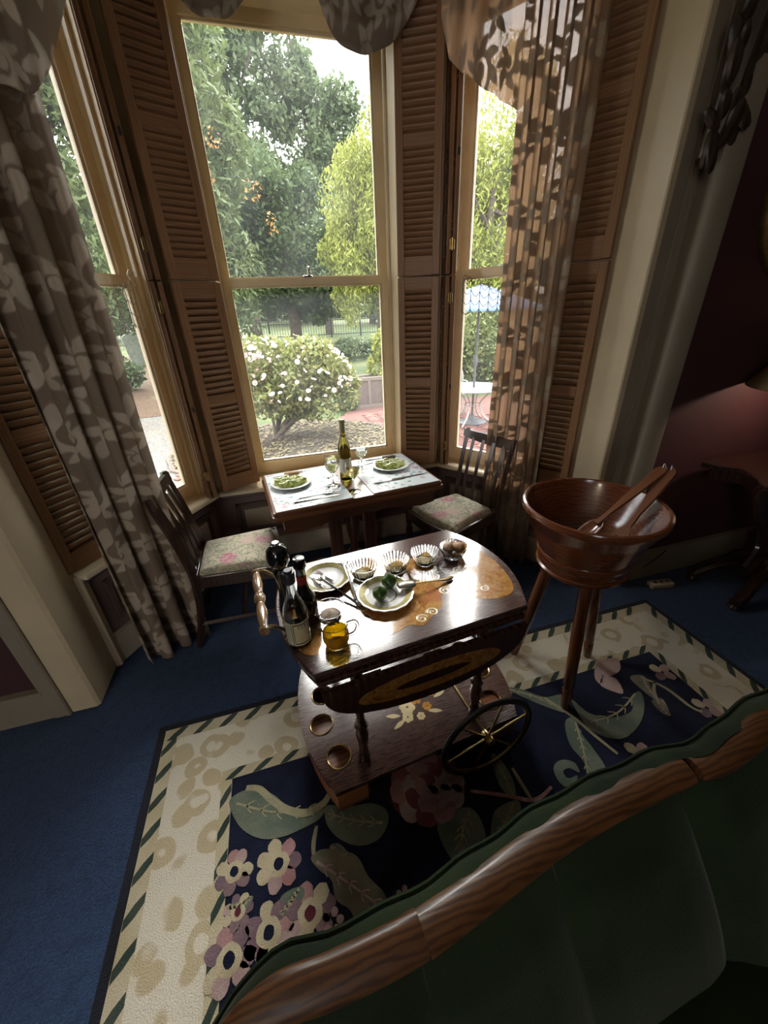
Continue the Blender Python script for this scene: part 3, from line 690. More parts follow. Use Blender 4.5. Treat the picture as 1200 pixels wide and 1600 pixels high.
for (x, y, r_) in RUG['pfl']:
    f = thing('small_flower', None, None); f.parent = rug; f.location = (x, y, 0)
    for k in range(4):
        t = 2 * PI * k / 4 + .5
        MB().prism(blob(.55 * r_ * math.cos(t), .55 * r_ * math.sin(t), r_ * .45, r_ * .36, t), ZR, .0146 + .0003 * (k % 2)).build('petal', ('rug_mauve', 'rug_ivory', 'rug_plum', 'rug_mauve')[k], f, smooth=False)
for pts in RUG['bfly']: MB().prism(catmull(pts, 4, True), ZR, .0150).build('butterfly_wing', 'rug_mauve', rug, smooth=False)

# ============================================================ CARD TABLE
TZ = .72
TB = (.363, 2.148); TA = R(5.5)
tb = thing('card_table', 'dark mahogany fold-top card table set for two under the middle window', 'table', (*TB, 0), TA)
def tw(a, b):  # table local -> world
    return (TB[0] + a * math.cos(TA) - b * math.sin(TA), TB[1] + a * math.sin(TA) + b * math.cos(TA))
def rrect(hx, hy, r_, n=5):
    o = []
    for cx, cy_, t0 in ((hx - r_, hy - r_, 0), (-hx + r_, hy - r_, 90), (-hx + r_, -hy + r_, 180), (hx - r_, -hy + r_, 270)):
        for k in range(n + 1): t = R(t0 + 90 * k / n); o.append((cx + r_ * math.cos(t), cy_ + r_ * math.sin(t)))
    return o
MB().prism(rrect(.485, .295, .03), TZ - .020, TZ, bev=.005).build('upper_leaf', 'mahog', tb)
MB().prism(rrect(.492, .300, .03), TZ - .044, TZ - .022, bev=.004).build('lower_leaf', 'mahog', tb)
def apron(L, nm, mat):
    o = [(-L, TZ - .046), (L, TZ - .046), (L, TZ - .125), (L - .02, TZ - .13)]
    for k in range(1, 24):
        t = k / 24; x = L - .02 - (2 * L - .04) * t; o.append((x, TZ - .13 + .022 * (1 if .24 < t < .76 else 0) - .01 * math.sin(t * PI * 6) ** 2))
    o += [(-L + .02, TZ - .13), (-L, TZ - .125)]
    return o
rx = Matrix.Rotation(R(90), 4, 'X')
for yy in (-.262, .262): MB().prism([(p[0], p[1]) for p in apron(.44, '', '')], -.01, .01, mat=Matrix.Translation((0, yy, 0)) @ rx).build('apron', 'mahog_h', tb)
for xx in (-.43, .43): MB().prism([(p[0] * .58, p[1]) for p in apron(.44, '', '')], -.01, .01, mat=Matrix.Translation((xx, 0, 0)) @ Matrix.Rotation(R(90), 4, 'Z') @ rx).build('apron', 'mahog_h', tb)
col = [(.055, .13), (.055, .16), (.035, .17), (.05, .20), (.028, .22), (.022, .26), (.030, .30), (.042, .36), (.045, .42), (.03, .48), (.022, .50), (.036, .52), (.036, .55), (.045, .58), (.045, TZ - .046)]
MB().lathe(col, 20).build('center_column', 'mahog_d', tb)
for sx in (-1, 1):
    MB().cbox(sx * .115 - .04, sx * .115 + .04, -.022, .022, .12, TZ - .10, .006).build('flat_post', 'mahog_d', tb)
MB().prism(rrect(.20, .10, .03), .09, .13, bev=.006).build('platform', 'mahog_d', tb)
MB().prism(rrect(.22, .20, .03), TZ - .11, TZ - .046).build('bearer', 'mahog_d', tb)
for sx in (-1, 1):
    for sy in (-1, 1):
        P = catmull([(sx * .16, sy * .07, .11), (sx * .24, sy * .12, .10), (sx * .31, sy * .17, .05), (sx * .36, sy * .20, .022)], 5)
        MB().tube(P, [.032 - .012 * k / (len(P) - 1) for k in range(len(P))], 8).build('foot', 'mahog_d', tb)

# ============================================================ CHAIRS
a = M_('tapestry'); v = a.co('Object'); wv = a.warp(v, 14, .05)
d = a.vor(wv, 7.5, rnd=.8); cell = a.vor(wv, 7.5, out='Color', rnd=.8); s0, s1, s2 = a.sep(cell)
rose = (d * -1.0 + .40).step(0, .08); rings = a.wave(a.warp(v, 26, .05), 15, 7, 2, 2.0, kind='RINGS')
leafn = a.noise(wv, 22, 4, .6, 1.2)
c = a.ramp(leafn, [(.30, (.68, .60, .44)), (.45, (.66, .58, .42)), (.49, (.24, .28, .18)), (.53, (.38, .38, .27)), (.57, (.66, .58, .43)), (.68, (.68, .52, .43))])
rc = a.ramp(s0, [(0, (.58, .26, .29)), (.35, (.64, .38, .37)), (.55, (.68, .52, .42)), (.8, (.55, .19, .24))])
rc = a.mix(rings.step(.45, .7) * .6, rc, (.66, .54, .46)); rc = a.mix((d * -1.0 + .10).step(0, .06) * .7, rc, (.34, .05, .10))
c = a.mix(rose * s1.step(.25, .35), c, rc)
n2 = a.noise(v, 160, 2); c = a.mix(n2.step(.4, .7) * .2, c, (.2, .16, .12))
a.col(c).set(Roughness=.85); a.bump(n2, .4, .002); MT['tapestry'] = a.m
def chair(label, loc, rz, turned):
    t = thing('dining_chair', label, 'chair', (*loc, 0), rz, 'two slat-back dining chairs at the card table')
    D, WF, WB = .42, .225, .185; H = .45
    # seat frame rails
    def bar(p, q, z0, z1, th=.024):
        P = Vector(p); Q = Vector(q); d = (Q - P); L = d.length; an = math.atan2(d.y, d.x)
        return MB().cbox(0, L, -th / 2, th / 2, z0, z1, .003, mat=Matrix.Translation((P.x, P.y, 0)) @ Matrix.Rotation(an, 4, 'Z'))
    fr = [(D / 2, -WF), (D / 2, WF), (-D / 2, WB), (-D / 2, -WB)]
    fcv = catmull([(D / 2 - .005, -WF + .01, 0), (D / 2 + .016, 0, 0), (D / 2 - .005, WF - .01, 0)], 8)
    o_ = [(p[0] + .012, p[1]) for p in fcv] + [(p[0] - .012, p[1]) for p in fcv[::-1]]
    MB().prism(o_, H - .075, H - .008).build('front_rail', 'darkwood', t)
    for s in (-1, 1): bar((D / 2 - .01, s * (WF - .012), 0), (-D / 2, s * (WB - .012), 0), H - .075, H - .008).build('side_rail', 'darkwood', t)
    bar((-D / 2, -WB, 0), (-D / 2, WB, 0), H - .075, H - .008).build('rear_rail', 'darkwood', t)
    # drop-in seat
    def seat(s, q):
        x = -D / 2 + .018 + (D - .03) * s; wd = (WB + (WF - WB) * s) - .022; y = -wd + 2 * wd * q
        e = min(1, min(s, 1 - s, q, 1 - q) * 9); return (x + .016 * s * math.sin(PI * q), y, H - .012 + .034 * math.sqrt(max(0, 1 - (1 - e) ** 2)) + .012 * math.sin(PI * s) * math.sin(PI * q))
    sm = MB().grid(seat, 22, 22)
    sm.grid(lambda s, q: (-D / 2 + .018 + (D - .03) * s + .016 * s * math.sin(PI * q), (-1 + 2 * q) * ((WB + (WF - WB) * s) - .022), H - .014), 4, 4)
    sm.build('seat_cushion', 'tapestry', t)
    # back posts (rear legs run up into the back)
    for s in (-1, 1):
        P = catmull([(-D / 2 - .075, s * (WB + .0), .0), (-D / 2 - .02, s * WB, .22), (-D / 2, s * WB, .44), (-D / 2 - .03, s * WB, .66), (-D / 2 - .085, s * (WB + .004), .90)], 6)
        MB().tube(P, [.019] * len(P), 4, up=(1, 0, 0)).build('back_post', 'darkwood', t)
    # crest rail with a shallow dip
    cr = MB(); n = 16
    prof = []
    for k in range(n + 1):
        q = -1 + 2 * k / n; prof.append((q * (WB + .018), .905 - .024 * (1 - abs(q) ** 1.6) * 1 + .008 * math.cos(q * PI * 1.0), -.018 * (1 - q * q)))
    vs = []; 
    for (y, zt, xo) in prof:
        xb = -D / 2 - .075 + xo
        vs += [(xb - .004, y, .845 - .018 * (1 - (y / WB) ** 2)), (xb + .020, y, .845 - .018 * (1 - (y / WB) ** 2)), (xb + .012, y, zt), (xb - .012, y, zt)]
    fs = [(0, 1, 2, 3), tuple(4 * n + q for q in (3, 2, 1, 0))]
    for k in range(n):
        for q in range(4): fs.append((4 * k + q, 4 * k + 4 + q, 4 * k + 4 + (q + 1) % 4, 4 * k + (q + 1) % 4))
    cr.add(vs, fs).build('crest_rail', 'darkwood', t)
    for k in range(4):
        y = (-1.5 + k) * .083
        P = catmull([(-D / 2 - .002, y, H - .03), (-D / 2 - .02, y, .62), (-D / 2 - .076, y, .85)], 5)
        MB().tube(P, .0125, 4, up=(0, 1, 0), flat=1.15).build('back_slat', 'darkwood', t)
    for s in (-1, 1):
        x, y = D / 2 - .012, s * (WF - .016)
        if turned:
            pr = [(.018, 0), (.021, .02), (.014, .05), (.020, .14), (.022, .22), (.024, .30), (.016, .325), (.024, .34), (.022, .36), (.024, .375), (.024, H - .008)]
            MB().lathe(pr, 12, (x, y, 0)).build('front_leg', 'darkwood', t)
        else: MB().cbox(x - .02, x + .02, y - .02, y + .02, 0, H - .008, .003).build('front_leg', 'darkwood', t)
    for s in (-1, 1): MB().tube([(D / 2 - .012, s * (WF - .018), .15), (-D / 2 - .035, s * WB, .15)], .0125, 4).build('stretcher', 'darkwood', t)
    MB().tube([(-.02, -.2, .15), (-.02, .2, .15)], .011, 4).build('cross_stretcher', 'darkwood', t)
    return t
chair('dark slat-back dining chair with rose tapestry seat against the left drape', (-.325, 1.978), R(1), False)
chair('dark slat-back dining chair with rose tapestry seat by the right window', (1.005, 2.02), R(198.6), True)

# ============================================================ SERVING TROLLEY
KC = (.325, 1.03); KA = R(5); KZ = .72
kt = thing('serving_trolley', 'inlaid rosewood drop-leaf serving trolley with large spoked wheels', 'trolley', (*KC, 0), KA)
def kw(a, b): return (KC[0] + a * math.cos(KA) - b * math.sin(KA), KC[1] + a * math.sin(KA) + b * math.cos(KA))
def kout(v0, v1, hu, bl, br, n=14):
    o = []
    for k in range(n + 1):
        q = -1 + 2 * k / n; o.append((hu + (br - hu) * (1 - q * q), (v0 + v1) / 2 + q * (v1 - v0) / 2))
    for k in range(n + 1):
        q = 1 - 2 * k / n; o.append((-hu - (bl - hu) * (1 - q * q), (v0 + v1) / 2 + q * (v1 - v0) / 2))
    return o
MB().prism(kout(-.232, .322, .36, .428, .445), KZ - .020, KZ, bev=.004).build('top', 'rose', kt)
MB().prism(kout(-.222, .312, .345, .40, .415), KZ - .034, KZ - .020).build('top_edge', 'mahog_d', kt)
MB().prism(kout(-.236, .326, .352, .42, .438), KZ - .050, KZ - .036, bev=.003).build('under_frame', 'rose_d', kt)
MB().box(-.30, .30, -.20, .29, KZ - .085, KZ - .05).build('frame_box', 'rose_d', kt, smooth=False)
a = M_('satinwood_inlay'); v = a.co('Object'); wv = a.warp(v, 12, .05); g = a.noise(wv, 26, 5, .7, 1.5); cell = a.vor(wv, 42)
c = a.ramp(g, [(.32, (.16, .06, .012)), (.47, (.38, .17, .035)), (.66, (.50, .28, .075))]); c = a.mix((cell * -1 + .3).step(0, .1) * .5, c, (.50, .30, .12)); c = a.mix(a.noise(v, 8, 2).step(.6, .68) * .55, c, (.42, .12, .05))
a.col(c).set(Roughness=.14, Coat_Weight=1.0, Coat_Roughness=.06); MT['inlay'] = a.m
MT['inlay_light'] = plain('holly_inlay', (.55, .44, .24), .2, var=.15, Coat_Weight=1.0, Coat_Roughness=.06)
MT['inlay_grey'] = plain('grey_stained_inlay', (.10, .085, .095), .16, var=.2, Coat_Weight=1.0, Coat_Roughness=.06)
def inl(pts, z0, mt, nm, par=kt, k=5, h=.0007): return MB().prism(catmull(pts, k, True), z0 - .001, z0 + h).build(nm, mt, par, smooth=False)
inl([(-.13, -.175), (-.04, -.16), (.0, -.178), (.05, -.15), (.10, -.12), (.13, -.06), (.175, -.03), (.15, .03), (.19, .08), (.15, .16), (.08, .19), (0, .24), (-.08, .2), (-.15, .16), (-.19, .08), (-.16, .03), (-.17, -.03), (-.14, -.08)], KZ, 'inlay', 'inlay_panel')
rp = [(.22, -.125), (.30, -.165), (.37, -.145), (.405, -.05), (.41, .05), (.385, .16), (.33, .235), (.29, .2), (.315, .13), (.265, .06), (.235, 0), (.265, -.06)]
inl(rp, KZ, 'inlay', 'inlay_panel'); inl([(-a_, b_) for a_, b_ in rp], KZ, 'inlay', 'inlay_panel')
def spiral(cx, cy_, s, sgn, rot, z=KZ, par=kt):
    P = []
    for k in range(22):
        t = k / 21; r_ = s * (1 - .85 * t); th = rot + sgn * t * 3.4 * PI * .9; P.append((cx + r_ * math.cos(th), cy_ + r_ * math.sin(th), z + .0006))
    MB().tube(P, [.0042 - .0022 * k / 21 for k in range(22)], 5, flat=.15).build('scroll_inlay', 'inlay_light', par)
for (x, y, s, g_, r0) in ((.01, -.15, .020, 1, 0), (.055, -.135, .020, -1, 3), (.145, -.055, .022, 1, 1), (.15, .03, .02, -1, 2), (-.15, -.02, .022, -1, 0), (.25, .03, .02, 1, 1), (.28, -.10, .018, -1, 1), (0, .215, .02, 1, 0)): spiral(x, y, s, g_, r0)
# drop leaves
lo = [(-.352, -.004), (.352, -.004)]
for k in range(1, 24):
    t = PI * k / 24; lo.append((.352 * math.cos(t) * (1 - .12 * math.sin(t)), -.004 - .172 * math.sin(t) ** .62))
for (yy, s_) in ((-.250, 1),):
    lf = MB().prism(lo, -.008, .008, mat=Matrix.Translation((0, yy, KZ - .052)) @ rx).build('drop_leaf', 'rose_d', kt)
    el = [(.25 * math.cos(q), -.085 + .052 * math.sin(q)) for q in [2 * PI * k / 26 for k in range(26)]]
    MB().prism(el, -.0012, .0012, mat=Matrix.Translation((0, yy - .0082 * s_, KZ - .052)) @ rx).build('leaf_inlay', 'inlay', lf)
    el = [(.13 * math.cos(q) + .0, -.085 + .017 * math.sin(q)) for q in [2 * PI * k / 22 for k in range(22)]]
    MB().prism(el, -.0012, .0012, mat=Matrix.Translation((0, yy - .0098 * s_, KZ - .052)) @ rx).build('leaf_medallion', 'rose_d', lf)
    for u_ in (-.2, .0, .2): MB().box(u_ - .03, u_ + .03, yy + (.006 if s_ > 0 else -.010), yy + (.010 if s_ > 0 else -.006), KZ - .06, KZ - .05).build('hinge', 'brass_d', lf, smooth=False)
# legs
lg = [(.020, .2), (.022, .215), (.014, .23), (.018, .245), (.013, .26), (.020, .30), (.022, .34), (.016, .37), (.024, .385), (.016, .40), (.013, .43), (.018, .47), (.021, .52), (.014, .55), (.022, .57), (.018, .60), (.022, .64), (.022, KZ - .05)]
for (x, y) in ((-.235, -.195), (.212, -.20), (-.235, .265), (.212, .265)): MB().lathe(lg, 14, (x, y, 0)).build('turned_leg', 'rose_d', kt)
# lower shelf with bottle holes
from mathutils.geometry import delaunay_2d_cdt
HO = [(-.318, .112), (-.350, -.015), (-.318, -.158), (.336, .10), (.348, -.033), (.308, -.172)]
def holed(out, holes, r_, z0, z1, n=22):
    V = [Vector(p) for p in out]; F = [list(range(len(V)))]
    for (x, y) in holes:
        o = len(V); V += [Vector((x + r_ * math.cos(2 * PI * k / n), y + r_ * math.sin(2 * PI * k / n))) for k in range(n)]; F.append(list(range(o, o + n)))
    ed = []
    for f in F: ed += [(f[i], f[(i + 1) % len(f)]) for i in range(len(f))]
    vo, eo, fo, *_ = delaunay_2d_cdt(V, ed, [], 1, 1e-6)
    tri = []
    for f in fo:
        c = sum((vo[i] for i in f), Vector((0, 0))) / len(f)
        if all((c - Vector(h)).length > r_ * .98 for h in holes): tri.append(f)
    m = MB(); N = len(vo); m.add([(p.x, p.y, z1) for p in vo] + [(p.x, p.y, z0) for p in vo], [tuple(f) for f in tri] + [tuple(N + i for i in f[::-1]) for f in tri])
    for f in F:
        P = [V[i] for i in f]; q = len(P); m.add([(p.x, p.y, z0) for p in P] + [(p.x, p.y, z1) for p in P], [(i, (i + 1) % q, q + (i + 1) % q, q + i) for i in range(q)])
    return m
so = [p for p in kout(-.272, .315, .36, .425, .440) if True]
holed(so, HO, .041, .182, .200).build('lower_shelf', 'rose', kt)
for (x, y) in HO:
    MB().lathe([(.040, -.004), (.040, .002), (.043, .0035), (.0455, .002), (.0455, -.001)], 26, (x, y, .2), caps=False).build('brass_ring', 'brass', kt)
MT['cedar'] = wood('reddish_wood', (.34, .12, .05), (.50, .21, .09), .35, (.1, 1, 1), 14, 3, bands='Y')
for s_ in (-1, 1):
    oo = kout(-.268, .311, .356, .420, .435); oo = [p for p in (oo[:15] if s_ > 0 else oo[15:])]
    pth = [(s_ * .25, oo[0][1])] + oo + [(s_ * .25, oo[-1][1])]
    tr = MB().prism(pth, .085, .097); n = len(pth)
    def inset(p): return (p[0] * .955, (p[1] - .02) * .955 + .02)
    pin = [inset(p) for p in pth]
    vs = [(p[0], p[1], z) for z in (.085, .1815) for p in pth] + [(p[0], p[1], z) for z in (.097, .1815) for p in pin]
    fs = []
    for k in range(n - 1): fs += [(k, k + 1, n + k + 1, n + k), (2 * n + k + 1, 2 * n + k, 3 * n + k, 3 * n + k + 1), (n + k, n + k + 1, 3 * n + k + 1, 3 * n + k)]
    fs += [(0, n, 3 * n, 2 * n), (n - 1, 3 * n - 1, 4 * n - 1, 2 * n - 1)]
    tr.add(vs, fs); tr.box(min(s_ * .25, s_ * .262), max(s_ * .25, s_ * .262), -.26, .30, .085, .1815)
    tr.build('bottle_tray', 'cedar', kt, smooth=False)
for (x, y) in ((-.30, -.20), (-.30, .24)):
    MB().lathe([(.012, .05), (.012, .086)], 10, (x, y, 0)).lathe([(.0, -.012), (.026, -.012), (.028, 0), (.026, .012), (.0, .012)], 16, mat=Matrix.Translation((x, y, .028)) @ rx).build('caster', 'brass_d', kt)
# marquetry bouquet on the shelf
for (x, y, r_, mt) in ((-.015, -.075, .034, 'inlay_light'), (.03, -.055, .026, 'inlay'), (-.03, -.115, .024, 'inlay_light'), (.06, -.10, .020, 'inlay'), (.10, -.045, .024, 'inlay'), (.02, -.13, .018, 'inlay_light')):
    for k in range(6):
        t = 2 * PI * k / 6 + x * 30; inl([(x + r_ * .55 * math.cos(t) + r_ * .42 * math.cos(q), y + r_ * .55 * math.sin(t) + r_ * .42 * math.sin(q)) for q in [2 * PI * j / 7 for j in range(7)]], .2, mt, 'petal_inlay', k=2, h=.0006 + .0001 * k)
for (x, y, an) in ((-.08, -.09, 2.8), (-.07, -.13, 3.5), (.08, -.13, -.4), (.13, -.07, .2), (.05, -.01, 1.2), (-.04, -.03, 2.0), (.14, -.02, .7)):
    c_, s_ = math.cos(an), math.sin(an); inl([(x + .03 * c_, y + .03 * s_), (x - .009 * s_, y + .009 * c_), (x - .028 * c_, y - .028 * s_), (x + .009 * s_, y - .009 * c_)], .2, 'inlay_light', 'leaf_inlay', k=3)
# wheels
def wheel(y):
    r_ = .186; t = thing('spoked_wheel', None, None, (.208, y, r_ + .016)); t.parent = kt
    ring = lambda q, n=44: [(q * math.cos(2 * PI * k / n), 0, q * math.sin(2 * PI * k / n)) for k in range(n)]
    MB().tube(ring(r_), .0085, 8, closed=True).build('tyre', 'blackm', t); MB().tube(ring(r_ - .011), .007, 8, closed=True, flat=1.2).build('rim', 'brass_d', t)
    for k in range(6):
        an = PI * k / 3 + .25; P = [(q * math.cos(an), 0, q * math.sin(an)) for q in (.012, .05, .1, .15, r_ - .012)]
        MB().tube(P, [.006, .0035, .0055, .0035, .005], 8).build('spoke', 'brass', t)
    MB().lathe([(.0, -.026), (.014, -.024), (.018, -.012), (.018, .012), (.014, .024), (0, .026)], 14, mat=rx).build('hub', 'brass', t)
    return t
wheel(-.302); wheel(.352)
MB().tube([(.208, -.29, .202), (.208, .34, .202)], .008, 8).build('axle', 'brass_d', kt)
# handle
MT['handlewood'] = wood('turned_handle_wood', (.20, .115, .055), (.33, .21, .11), .18, (1, .1, 1), 10, 3, coat=.8)
hp = [(.0, 0), (.015, .0), (.017, .012), (.012, .02), (.016, .05), (.018, .09), (.014, .125), (.011, .135), (.018, .15), (.02, .165), (.018, .18), (.011, .195), (.014, .205), (.018, .24), (.016, .28), (.012, .31), (.017, .318), (.015, .33), (0, .33)]
MB().lathe(hp, 16, mat=Matrix.Translation((-.468, -.052, KZ + .042)) @ Matrix.Rotation(R(-90), 4, 'X')).build('handle_grip', 'handlewood', kt)
for yy, sg in ((-.04, -1), (.268, 1)):
    P = catmull([(-.468, yy, KZ + .042), (-.44, yy + .002 * sg, KZ + .044), (-.405, yy, KZ + .012), (-.38, yy, KZ + .004), (-.355, yy, KZ + .010)], 6)
    MB().tube(P, .0062, 8).build('handle_bracket', 'brass_d', kt); MB().lathe([(.016, 0), (.016, .004), (.008, .008), (0, .009)], 12, (-.36, yy, KZ)).build('bracket_boss', 'brass_d', kt)

# ============================================================ SALAD BOWL ON STAND
BW = (1.118, 1.055)
bs = thing('salad_bowl_stand', 'big glossy wooden salad bowl on three splayed legs', 'bowl', (*BW, 0))
zr = .925
pr = [(.0, .655), (.150, .655), (.166, .66), (.170, .675), (.168, .69), (.176, .70), (.180, .715), (.176, .725), (.196, .775), (.214, .82), (.218, .835), (.228, .845), (.246, .885), (.257, .895), (.262, .91), (.258, .922), (.250, zr), (.243, .921), (.238, .905), (.215, .86), (.185, .80), (.150, .75), (.09, .722), (0, .715)]
MB().lathe(pr, 56).build('bowl', 'bowlwood', bs)
MB().lathe([(.159, .640), (.172, .645), (.174, .655), (.165, .662), (.150, .66), (.150, .642)], 48).build('base_ring', 'bowlwood', bs)
for (fx, fy) in ((1.027 - BW[0], .868 - BW[1]), (.985 - BW[0], 1.205 - BW[1]), (1.325 - BW[0], 1.075 - BW[1])):
    dv = Vector((fx, fy, 0)); tp = dv.normalized() * .105; T = Vector((tp.x, tp.y, .66)); F_ = Vector((fx, fy, .014)); d = F_ - T; L = d.length
    q = Vector((0, 0, 1)).rotation_difference(-d.normalized()); mm = Matrix.Translation(F_) @ q.to_matrix().to_4x4()
    MB().lathe([(.017, 0), (.019, .004), (.021, .05), (.022, .085), (.0195, .09), (.023, .098), (.0195, .106), (.023, .115), (.024, .25), (.026, .42), (.027, L)], 16, mat=mm).build('leg', 'legwood', bs)
def server(label, p0, p1, fork):
    t = thing('salad_server', label, 'serving spoon', p0)
    d = Vector(p1) - Vector(p0); L = d.length; t.rotation_euler = Vector((1, 0, 0)).rotation_difference(d.normalized()).to_euler()
    mm = []
    ho = [(.09, -.012), (.16, -.010), (L * .6, -.018), (L - .02, -.024), (L - .004, -.016), (L, 0), (L - .004, .016), (L - .02, .024), (L * .6, .018), (.16, .010), (.09, .012)]
    MB().prism(ho, -.004, .005, bev=.002).build('handle', 'serverwood', t)
    if fork:
        fo = [(.0, -.03), (.05, -.032), (.10, -.012), (.10, .012), (.05, .032), (0, .03), (.0, .020), (.045, .016), (.045, .008), (0, .006), (0, -.006), (.045, -.008), (.045, -.016), (0, -.020)]
        MB().prism(fo, -.004, .004, bev=.001).build('tines', 'serverwood', t)
    else:
        MB().grid(lambda s, q: (.055 + .055 * (math.cos(PI * (1 - s))), .034 * math.sin(PI * s) ** .6 * (2 * q - 1), -.014 * math.sin(PI * s) * (1 - (2 * q - 1) ** 2)), 12, 8).build('spoon_bowl', 'serverwood', t).modifiers.new('thick', 'SOLIDIFY').thickness = .004
    lp = [(L - .012, 0, .0), (L + .006, .004, .012), (L + .014, .008, -.01), (L + .008, .012, -.05), (L + .004, .016, -.07), (L + .012, .012, -.055), (L + .018, .006, -.02), (L - .01, -.004, -.012)]
    MB().tube(catmull(lp, 5), .0016, 5).build('cord_loop', 'china', t)
    return t
server('wooden salad spoon with cord loop resting nearest the left of the bowl', (1.055, 1.03, .795), (1.435, 1.065, 1.02), False)
server('wooden salad fork with cord loop resting nearest the right of the bowl', (1.14, .945, .790), (1.445, 1.04, 1.02), True)
# green crumbs and oil left in the bowl
m = MB(); 
for k in range(120):
    t = rr.uniform(0, 6.28); q = rr.uniform(0, .10) ; x, y = .0 + q * math.cos(t), -.03 + q * math.sin(t) * .8; z = .7185 + max(0, (math.hypot(x, y) - .09)) * .5
    m.ell((x, y, z + .001), (.0035, .0028, .002), 5, 3)
MT['herb'] = plain('pale_crumbs', (.35, .34, .16), .5, var=.5, scale=90)
o = m.build('herb_crumbs', 'herb', None, (*BW, 0)); tag(o, 'pale green dressing crumbs left in the bottom of the salad bowl', 'crumbs', kind='stuff')
# ============================================================ PLACE SETTINGS ON THE CARD TABLE
a = M_('placemat_print'); v = a.co('Object'); wv = a.warp(v, 20, .03); cell = a.vor(wv, 34, out='Color'); s0, s1, s2 = a.sep(cell); d = a.vor(wv, 34)
c = a.ramp(s0, [(0, (.44, .48, .47)), (.35, (.46, .51, .51)), (.36, (.13, .22, .21)), (.62, (.20, .29, .28)), (.63, (.40, .22, .27)), (.78, (.44, .34, .36)), (.79, (.46, .49, .47))], True)
c = a.mix(d.step(.38, .55), c, (.46, .50, .50)); a.col(c).set(Roughness=.5); MT['mat'] = a.m
MT['matedge'] = plain('placemat_backing', (.30, .10, .05), .5)
def placemat(label, cx, cy_, hx, hy, rz):
    t = thing('placemat', label, 'placemat', (*tw(cx, cy_), TZ), TA + rz, 'two floral placemats')
    MB().prism(rrect(hx, hy, .006, 2), 0.0005, .0035).build('board', 'matedge', t); MB().prism(rrect(hx - .001, hy - .001, .006, 2), .0032, .0042).build('printed_face', 'mat', t)
    return t
placemat('pale floral placemat on the left of the card table', -.265, -.005, .205, .280, R(0))
placemat('pale floral placemat on the right of the card table', .262, -.005, .205, .280, R(0))
MZ = TZ + .0043
def plate_prof(r_): return [(0, 0), (r_ * .55, 0), (r_ * .60, .004), (r_ * .80, .010), (r_, .017), (r_ * 1.0, .020), (r_ * .97, .0205), (r_ * .78, .0145), (r_ * .58, .008), (0, .0075)]
a = M_('lettuce'); v = a.co('Object'); n1 = a.noise(v, 30, 3); n2 = a.noise(v, 9, 2)
a.col(a.mix(n1.step(.4, .62), (.30, .38, .06), (.60, .62, .22))).set(Roughness=.45, Subsurface_Weight=.15); a.bump(n1, .5, .004); MT['lettuce'] = a.m
MT['lettuce_rib'] = plain('lettuce_rib', (.60, .62, .36), .4, var=.1)
MT['toast'] = plain('toast', (.30, .17, .07), .8, var=.35, scale=60)
MT['toast_d'] = plain('dark_toast', (.085, .06, .03), .8, var=.35, scale=60)
MT['dressing'] = plain('dressing', (.70, .66, .50), .35, var=.1)
def salad(world, z, rz, dark, lab):
    t = thing('dinner_plate', 'white plate under the romaine salad on the %s placemat' % lab, 'plate', (*world, z), rz, 'two white dinner plates')
    MB().lathe(plate_prof(.118), 40).build('dish', 'china', t)
    rl = random.Random(5 if dark else 2)
    g = thing('romaine_salad', 'romaine leaves with creamy dressing on the %s plate' % lab, 'salad', (*world, z + .008), rz, 'two romaine salads')
    for k, (oy, ox, an, s) in enumerate(((-.042, .0, .10, 1.0), (.008, -.012, -.06, 1.0), (.05, -.01, .12, .9))):
        def lfn(u_, v_, oy=oy, ox=ox, an=an, s=s, k=k):
            x = (u_ - .5) * .165 * s; wd = .034 * s * (math.sin(PI * min(1, u_ * .93 + .05)) ** .5); y = (2 * v_ - 1) * wd
            z_ = .007 + .024 * (1 - (2 * v_ - 1) ** 2) + .006 * math.sin(u_ * 19 + v_ * 9 + k) * (abs(2 * v_ - 1)) + .004 * math.sin(u_ * 37 + k)
            return (ox + x * math.cos(an) - y * math.sin(an), oy + x * math.sin(an) + y * math.cos(an), z_)
        lf = MB().grid(lfn, 26, 14).build('romaine_leaf', 'lettuce', g); lf.modifiers.new('thick', 'SOLIDIFY').thickness = .004
        rib = [lfn(u_ / 8, .5) for u_ in range(9)]; MB().tube([(p[0], p[1], p[2] + .001) for p in rib], [.007 - .0005 * q for q in range(9)], 8, flat=.5).build('rib', 'lettuce_rib', lf)
    m = MB()
    for k in range(26):
        x, y = rl.uniform(-.06, .06), rl.uniform(-.055, .055); m.ell((x, y, .030 + rl.uniform(-.002, .004)), (rl.uniform(.006, .013), .004, .003), 6, 4, Matrix.Rotation(rl.uniform(0, 3), 3, 'Z'))
    m.build('dressing', 'dressing', g)['kind'] = 'stuff'
    MB().cbox(-.045, .045, -.014, .014, 0, .014, .004, mat=Matrix.Translation((.025, .062, .028)) @ Matrix.Rotation(R(-12), 4, 'Z') @ Matrix.Rotation(R(14), 4, 'X')).build('toast_strip', 'toast_d' if dark else 'toast', g)
p1 = tw(-.335, .055); p2 = tw(.300, .055)
salad(p1, MZ, R(12), False, 'left'); salad(p2, MZ, R(14), True, 'right')
